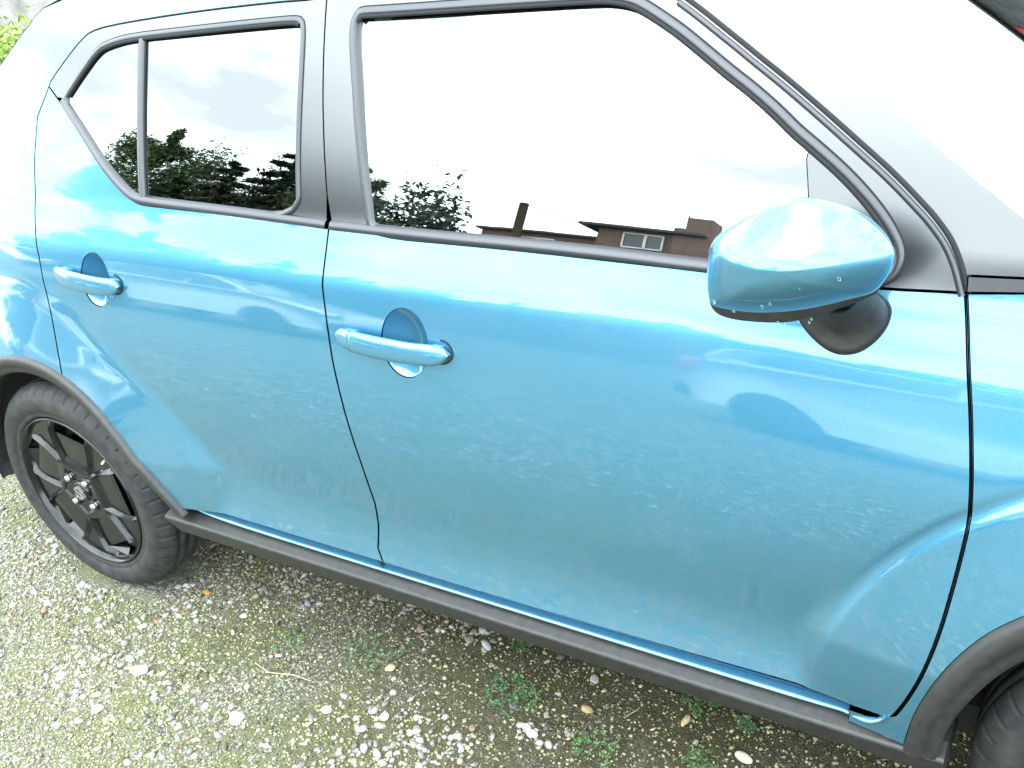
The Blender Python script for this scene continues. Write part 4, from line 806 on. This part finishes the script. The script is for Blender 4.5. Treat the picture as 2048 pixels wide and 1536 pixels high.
# fallen leaf and twigs
ORA = mat('orange_dead_leaf', (.50, .20, .03), .5); V = [(0, 0, .006), (.010, .006, .009), (.022, .005, .008), (.030, 0, .004), (.021, -.006, .005), (.009, -.005, .007), (.015, 0, .011)]
obj('fallen_leaf', [(.265+a*.95, .083+b, c) for a, b, c in V], [(0, 6, 1), (1, 6, 2), (2, 6, 3), (3, 6, 4), (4, 6, 5), (5, 6, 0)], ORA, label='curled orange dead leaf on the gravel behind the rear wheel', cat='leaf')
TW = mat('dry_stem', (.45, .40, .24), .8)
for p, lb in (([(.60, -.06, .006), (.66, -.075, .012), (.72, -.055, .010), (.77, -.05, .006)], 'thin dry stem lying across the moss left of centre'), ([(.56, -.30, .006), (.585, -.32, .012), (.59, -.35, .008), (.575, -.38, .006)], 'pale curved dry stem near the bottom left'), ([(1.47, .145, .006), (1.49, .175, .012), (1.485, .20, .006)], 'short dry stem standing in dark earth by the sill')):
    v, f = tube(p, .0012, 5); obj('dry_stem', v, f, TW, label=lb, cat='stem', group='dry stems on the ground')
# ------------------------------------------------------------------ wall and shrubs beyond the car
WALL = mat('old_rendered_wall', (.45, .42, .40), .9); vary(WALL, (.16, .15, .14), (.36, .34, .33), 3, 8, .35, .65); bump(WALL, noise(WALL, 30, 6).outputs['Fac'], .5, .02)
BARK = mat('bark', (.12, .09, .06), .9)
wl = empty('garden_wall', (-7, 5.6, 0), 'weathered pale rendered garden wall behind the car on the far left', 'wall')
v, f = box((-7, 5.6, .75), (16, .22, 1.5)); obj('wall_face', v, f, WALL, wl, smooth=False); v, f = box((-7, 5.6, 1.535), (16, .30, .07)); obj('coping', v, f, WALL, wl, smooth=False)
def foliage(cx, cy, cz, rx, ry, rz, n, ls, c0, c1, name, parent, clumps=26):
    cc = rng.normal(size=(clumps, 3)); cc /= np.linalg.norm(cc, axis=1, keepdims=True); cc *= rng.uniform(.45, .95, (clumps, 1)); ci = rng.integers(0, clumps, n)
    p = cc[ci]+rng.normal(size=(n, 3))*.19; B = p*np.array([rx, ry, rz])+np.array([cx, cy, cz])
    d1 = rng.normal(size=(n, 3)); d1 /= np.linalg.norm(d1, axis=1, keepdims=True); d2 = np.cross(d1, rng.normal(size=(n, 3))); d2 /= np.linalg.norm(d2, axis=1, keepdims=True); l = ls*rng.uniform(.6, 1.3, (n, 1))
    V = np.stack([B-d1*l, B+d2*l*.42, B+d1*l, B-d2*l*.42], 1).reshape(-1, 3); k = np.arange(n)*4; F = np.stack([k, k+1, k+2, k+3], 1); t = rng.random((clumps, 1))[ci]; cols = (np.array(c0)*(1-t)+np.array(c1)*t)*rng.uniform(.7, 1.3, (n, 1))
    return bigmesh(name, V, F, LEAF, parent=parent, cols=np.repeat(cols, 4, 0), smooth=False)
def bush(x, y, r_, h, label, c0=(.07, .14, .02), c1=(.22, .32, .06), n=5000, ls=.03):
    b = empty('shrub', (x, y, 0), label, 'shrub', 'shrubs against the garden wall'); foliage(x, y, h*.55, r_, r_*.8, h*.5, n, ls, c0, c1, 'foliage', b)
    V = join([tube([(x, y, 0), (x+.25*r_*math.cos(a), y+.25*r_*math.sin(a), h*.35), (x+.6*r_*math.cos(a), y+.6*r_*math.sin(a), h*.7)], [.02, .014, .005], 6) for a in (0, 1.3, 2.5, 3.9, 5.1)]); obj('stem', V[0], V[1], BARK, b)
bush(-5.3, 3.3, .75, 1.02, 'bright yellow green shrub low at the left edge of the picture', (.12, .22, .03), (.34, .42, .10)); bush(-3.9, 4.9, .8, 1.75, 'darker green shrub climbing the wall above the car\'s rear corner', (.04, .08, .02), (.13, .2, .05)); bush(-8.5, 5.0, .9, 1.0, 'rounded mid green shrub against the wall further left')
# ------------------------------------------------------------------ trees, reflected in the windows
def tree(x, y, h, r_, label, c0, c1, conifer=False, n=26000, ls=.10, low=.12):
    t = empty('tree', (x, y, 0), label, 'tree', 'trees across the yard behind the photographer')
    v, f = tube([(x, y, 0), (x+.1, y, h*.3), (x-.05, y+.1, h*.6), (x, y, h*.93)], [h*.028, h*.022, h*.014, .02], 9); obj('trunk', v, f, BARK, t)
    Ls = []; Vt, Ct = [], []
    nl = 46 if conifer else 30
    for i in range(nl):
        s = (i+.5)/nl; z = h*(low+(.97-low)*s); a = i*2.4+rng.uniform(-.3, .3)
        R_ = (r_*(1-s)**.75*rng.uniform(.6, 1.15)+.12) if conifer else r_*math.sqrt(max(.05, 1-(2*s-.75)**2*.8))*rng.uniform(.6, 1.1)
        rise = -.05 if conifer else .30; e = (x+R_*math.cos(a), y+R_*math.sin(a), z+R_*rise); md = (x+R_*.5*math.cos(a), y+R_*.5*math.sin(a), z+R_*rise*.3+.05)
        Ls.append(tube([(x, y, z), md, e], [h*.008, h*.005, .006], 5)); m = n//nl
        u = rng.random(m)**.55; B = np.array([x, y, z])+(np.array(e)-np.array([x, y, z]))*u[:, None]+rng.normal(size=(m, 3))*np.array([.13, .13, .05 if conifer else .16])*R_*(.35+.65*(1-u[:, None]*.3))
        Vt.append(B); tc_ = rng.random(); Ct.append(np.tile((np.array(c0)*(1-tc_)+np.array(c1)*tc_), (m, 1))*rng.uniform(.6, 1.3, (m, 1)))
    v, f = join(Ls); obj('limbs', v, f, BARK, t, kind='stuff'); B = np.concatenate(Vt); C_ = np.concatenate(Ct); m = len(B)
    d1 = rng.normal(size=(m, 3))*np.array([1, 1, .45]); d1 /= np.linalg.norm(d1, axis=1, keepdims=True); d2 = np.cross(d1, rng.normal(size=(m, 3))); d2 /= np.linalg.norm(d2, axis=1, keepdims=True); l = ls*rng.uniform(.6, 1.4, (m, 1))
    V = np.stack([B-d1*l, B+d2*l*.36, B+d1*l, B-d2*l*.36], 1).reshape(-1, 3); k = np.arange(m)*4; bigmesh('crown', V, np.stack([k, k+1, k+2, k+3], 1), LEAF, parent=t, cols=np.repeat(C_, 4, 0), smooth=False, kind='stuff')
tree(-17.6, -12.0, 8.0, 3.0, 'broad loose leaved tree at the left of the reflected row', (.05, .09, .03), (.12, .17, .06), n=42000, ls=.08)
tree(-15.2, -11.4, 5.9, 2.2, 'low dark tree between the broad tree and the conifers', (.02, .04, .02), (.05, .08, .03), True)
tree(-12.9, -10.9, 6.2, 1.9, 'dark conifer with a double pointed top, left of the taller one', (.015, .03, .015), (.05, .07, .03), True)
tree(-13.6, -13.2, 7.8, 2.2, 'tallest dark conifer of the reflected row', (.015, .03, .015), (.05, .07, .03), True)
tree(-12.3, -12.2, 6.3, 1.5, 'squat dark conifer right of the tallest one', (.015, .03, .015), (.05, .07, .03), True)
tree(-10.75, -12.4, 6.45, 1.6, 'weeping tree at the left end of the brick house', (.04, .07, .03), (.10, .14, .07), n=34000, ls=.065)
tree(-3.4, -21.5, 5.6, 2.3, 'rounded dark tree standing right of the brick house', (.02, .04, .02), (.06, .09, .03), n=16000)
tree(.2, -20.5, 5.3, 2.4, 'spreading dark tree straight behind the photographer', (.02, .035, .02), (.05, .08, .03), n=16000)
tree(3.6, -21.0, 5.8, 2.3, 'dark tree at the right end of the yard', (.02, .04, .02), (.06, .09, .03), n=16000)
hg = empty('hedge', (-15, -14.8, 0), 'dense dark evergreen hedge closing the gaps behind the reflected conifers', 'hedge')
for i in range(7): foliage(-21+i*1.75, -14.8, 3.2, 1.3, .9, 3.3+.4*math.sin(i*2.3), 5200, .12, (.012, .025, .012), (.04, .06, .03), 'foliage', hg, 40)
v, f = join([tube([(-21+i*1.75, -14.8, 0), (-21+i*1.75, -14.8, 4.5)], .06, 6) for i in range(7)]); obj('stems', v, f, BARK, hg, kind='stuff')
# ------------------------------------------------------------------ brick house, low shed, pole, reflected in the front window
BRICKM = mat('brown_brick', (.22, .09, .06), .9); bt = nd(BRICKM, 'ShaderNodeTexBrick'); bt.inputs['Scale'].default_value = 4; bt.inputs['Color1'].default_value = (.22, .125, .10, 1); bt.inputs['Color2'].default_value = (.17, .10, .085, 1); bt.inputs['Mortar'].default_value = (.30, .26, .23, 1); bt.inputs['Mortar Size'].default_value = .012
tcb = nd(BRICKM, 'ShaderNodeTexCoord'); mpb = nd(BRICKM, 'ShaderNodeMapping'); mpb.inputs['Rotation'].default_value = (math.pi/2, 0, 0); BRICKM.node_tree.links.new(tcb.outputs['Object'], mpb.inputs[0]); BRICKM.node_tree.links.new(mpb.outputs[0], bt.inputs['Vector']); BRICKM.node_tree.links.new(bt.outputs['Color'], bsdf(BRICKM).inputs['Base Color'])
WHITE = mat('white_paint', (.8, .8, .78), .5); SLATE = mat('dark_roof_felt', (.06, .06, .065), .8); WINM = mat('dark_window_glass', (.02, .03, .035), .06, 0, IOR=1.9)
hb = empty('brick_house', (-9.6, -31.9, 0), 'brown brick flat roofed house with white framed window and chimney, seen as a reflection', 'house')
v, f = box((-11.4, -33.4, 5.1), (4.4, 7.0, 10.2)); obj('wall', v, f, BRICKM, hb, smooth=False)
v, f = box((-11.7, -33.3, 10.27), (5.2, 7.8, .16)); obj('flat_roof', v, f, SLATE, hb, smooth=False)
v, f = box((-16.4, -33.4, 4.7), (5.6, 6.0, 9.4)); obj('side_wing', v, f, BRICKM, hb, smooth=False)
v, f = box((-16.4, -33.3, 9.46), (5.9, 6.5, .14)); obj('flat_roof', v, f, SLATE, hb, smooth=False)
v, f = join([box((-9.65, -30.35, 5.35), (1.5, 1.3, 10.7)), box((-9.5, -30.35, 11.1), (1.0, 1.1, .9))]); obj('chimney', v, f, BRICKM, hb, smooth=False)
v, f = tube([(-10.2, -30.4, 10.3), (-10.2, -30.4, 11.9)], .03, 5); obj('aerial', v, f, SLATE, hb)
for wx, wz in ((-11.6, 9.45), (-11.6, 6.4), (-11.6, 3.4), (-16.2, 8.4), (-16.2, 5.2)):
    v, f = box((wx, -29.87, wz), (1.6, .10, .9)); fr_ = obj('window', v, f, WINM, hb, smooth=False)
    v, f = join([box((wx, -29.80, wz+.5), (1.7, .08, .07)), box((wx, -29.80, wz-.5), (1.7, .08, .09)), box((wx-.82, -29.80, wz), (.07, .08, 1.0)), box((wx+.82, -29.80, wz), (.07, .08, 1.0)), box((wx+.1, -29.80, wz), (.12, .08, 1.0))]); obj('window_frame', v, f, WHITE, fr_, smooth=False)
gb = empty('added_grey_building', (6.6, 18, 0), 'tall dark grey building added beyond the car to darken the windscreen corner reflection', 'building')  # invented building, placed only to give the windscreen a dark reflection
GREYW = mat('dark_grey_render', (.085, .09, .095), .9); vary(GREYW, (.06, .065, .07), (.12, .12, .12), 2, 6)
v, f = box((6.6, 18.0, 4.45), (6.4, 6, 8.9)); obj('wall', v, f, GREYW, gb, smooth=False); v, f = box((6.6, 17.9, 8.96), (6.8, 6.6, .14)); obj('roof_edge', v, f, SLATE, gb, smooth=False)
REDP = mat('red_paint', (.55, .05, .04), .5); v, f = box((6.75, 14.95, 8.35), (.50, .10, .75)); obj('added_panel', v, f, REDP, gb, smooth=False, label='red panel added for its reflection'); v, f = box((7.35, 14.95, 8.25), (.62, .10, .95)); obj('added_panel', v, f, WHITE, gb, smooth=False, label='white panel added for its reflection')  # invented coloured panels, set where the windscreen corner mirrors them
for wx, wz in ((4.6, 6.2), (6.9, 6.2), (4.6, 3.0), (6.9, 3.0)):
    v, f = box((wx, 14.96, wz), (1.1, .10, 1.2)); obj('window', v, f, WINM, gb, smooth=False)
ls_ = empty('low_building', (-21.5, -33, 0), 'long low grey roofed building left of the brick house', 'building')
v, f = box((-22.5, -33.5, 4.2), (7.5, 6, 8.4)); obj('wall', v, f, BRICKM, ls_, smooth=False); v, f = box((-22.5, -33.4, 8.55), (7.9, 6.6, .35)); obj('roof', v, f, SLATE, ls_, smooth=False); v, f = box((-21.8, -31.5, 8.95), (1.1, 1.0, .55)); obj('chimney', v, f, BRICKM, ls_, smooth=False)
tp = empty('telegraph_pole', (-16.9, -29.4, 0), 'leaning wooden telegraph pole in front of the low building', 'pole')
v, f = tube([(-16.6, -29.4, 0), (-16.95, -29.4, 11.25)], .20, 10); obj('pole_shaft', v, f, BARK, tp); v, f = tube([(-16.95, -29.4, 11.2), (-14.6, -30.4, 10.45), (-12.9, -31, 10.3)], .02, 5); obj('wire', v, f, SLATE, tp)
# ------------------------------------------------------------------ other parked cars
WPAINT = mat('white_car_paint', (.72, .73, .73), .3, 0, Coat_Weight=1.); SPAINT = mat('silver_car_paint', (.42, .44, .46), .3, .6, Coat_Weight=1.)
def other_car(x, y, rz, pm, label, tall=1.5, Lc=3.9, lights=True):
    c = empty('parked_car', (x, y, 0), label, 'car'); c.rotation_euler = (0, 0, rz); W[c.name] = (0, 0, 0)
    # side profile (x forward), lower body then greenhouse; sections across the width
    def body(prof, w_fn, nm, m_, close=True):
        prof = resample(prof, .09, True); V = []; sec = (-1, -.94, -.5, 0, .5, .94, 1)
        for s_ in sec:
            for (a, b) in prof:
                wv = w_fn(a, b); k = 1 if abs(s_) < 1 else .965
                V.append((a*k, s_*wv, .55+(b-.55)*k))
        n = len(prof); F = [(p, q, r2, t2) for p, q, r2, t2 in grid(len(sec), n, False, True)]+[tuple(range(n))[::-1], tuple((len(sec)-1)*n+i for i in range(n))]
        return obj(nm, V, F, m_, c)
    h = Lc/2; wf, wr = h-.78, -h+.70
    ar = lambda cx: [(cx+.36*math.cos(t), .32+.36*math.sin(t)) for t in np.radians(np.linspace(0, 180, 9))]
    low = [(h-.02, .25), (h, .55), (h-.08, .75), (h-.75, .93), (h-1.0, .97), (-h+.10, 1.0), (-h, .80), (-h+.02, .30)]+ar(wr)[::-1]+ar(wf)[::-1]
    body(low, lambda a, b: .80+.03*math.sin(min(1, max(0, (b-.2)/.8))*math.pi)-.10*abs(a/h)**5, 'body', pm)
    top = [(h-1.02, .965), (h-1.75, tall-.07), (h-2.1, tall), (-h+.75, tall-.03), (-h+.40, tall-.10), (-h+.14, .99)]
    body(top, lambda a, b: .80-.24*max(0, (b-.95)/(tall-.95))-.04*abs(a/h)**4, 'cabin', pm)
    def side(a, b, s_, d_=.008): return (a, s_*((.80-.24*max(0, (b-.95)/(tall-.95))-.04*abs(a/h)**4)+d_), b)
    for s_ in (-1, 1):
        for wn_ in ([(h-1.22, 1.0), (h-1.78, tall-.13), (.0, tall-.11), (.0, 1.01)], [(-.07, 1.01), (-.07, tall-.11), (-h+.80, tall-.12), (-h+.55, 1.05)]):
            a = [side(p, q, s_) for p, q in wn_]; b = [side(p, q, s_, -.01) for p, q in wn_]; obj('side_window', a+b, [(0, 1, 2, 3), (0, 4, 5, 1), (1, 5, 6, 2), (2, 6, 7, 3), (3, 7, 4, 0)], WINM, c, smooth=False)
    rx_, rt = -h+.40, -h+.14
    V = [(rt+.00, -.66, 1.03), (rt, .66, 1.03), (rx_-.03, .52, tall-.13), (rx_-.03, -.52, tall-.13)]; V = [(p-.015, q, r2) for p, q, r2 in V]+[(p+.03, q, r2) for p, q, r2 in V]
    obj('rear_window', V, [(0, 1, 2, 3), (0, 4, 5, 1), (1, 5, 6, 2), (2, 6, 7, 3), (3, 7, 4, 0)], WINM, c, smooth=False)
    V = [(h-1.06, -.66, .99), (h-1.06, .66, .99), (h-1.74, .52, tall-.10), (h-1.74, -.52, tall-.10)]; V = [(p+.03, q, r2+.015) for p, q, r2 in V]+[(p-.03, q, r2) for p, q, r2 in V]
    obj('windscreen', V, [(0, 1, 2, 3), (0, 4, 5, 1), (1, 5, 6, 2), (2, 6, 7, 3), (3, 7, 4, 0)], WINM, c, smooth=False)
    for s_ in (-1, 1):
        v, f = rbox((-h+.06, s_*.66, .86), (.16, .20, .26)); obj('tail_lamp', v, f, RED, c)
        v, f = rbox((h-.12, s_*.60, .70), (.28, .26, .14)); obj('headlamp', v, f, CHROME, c)
    v, f = rbox((-h-.01, 0, .45), (.14, 1.5, .22)); obj('rear_bumper', v, f, PLAST, c); v, f = rbox((h-.02, 0, .42), (.14, 1.5, .22)); obj('front_bumper', v, f, PLAST, c)
    v, f = box((-h-.012, 0, .70), (.02, .50, .11)); obj('number_plate', v, f, WHITE, c, smooth=False)
    for cx in (wf, wr):
        for s_ in (-1, 1):
            wh = bpy.data.objects.new('wheel', None); COL.objects.link(wh); wh.parent = c; W[wh.name] = (0, 0, 0)
            v, f = lathe([(.20, -.005), (.24, -.012), (.30, 0), (.315, .03), (.315, .16), (.2, .19)], (cx, s_*.80, .315), 36, -s_*-1 if False else (1 if s_ < 0 else -1)); obj('tyre', v, f, RUBBER, wh)
            v, f = lathe([(0, .006), (.06, .004), (.10, .02), (.17, .02), (.205, .0), (.205, .05)], (cx, s_*.80, .315), 30, 1 if s_ < 0 else -1); obj('rim', v, f, STEEL, wh)
    return c
other_car(3.52, 4.35, .10, SPAINT, 'silver hatchback with a red tail lamp parked beyond the blue car\'s windscreen', 1.48)
other_car(1.9, -5.6, .12, WPAINT, 'white hatchback across the yard, seen as a pale reflection in the front door', 1.5)
other_car(-6.3, -6.4, -.1, WPAINT, 'white car parked further down the yard, reflected in the rear door', 1.45)
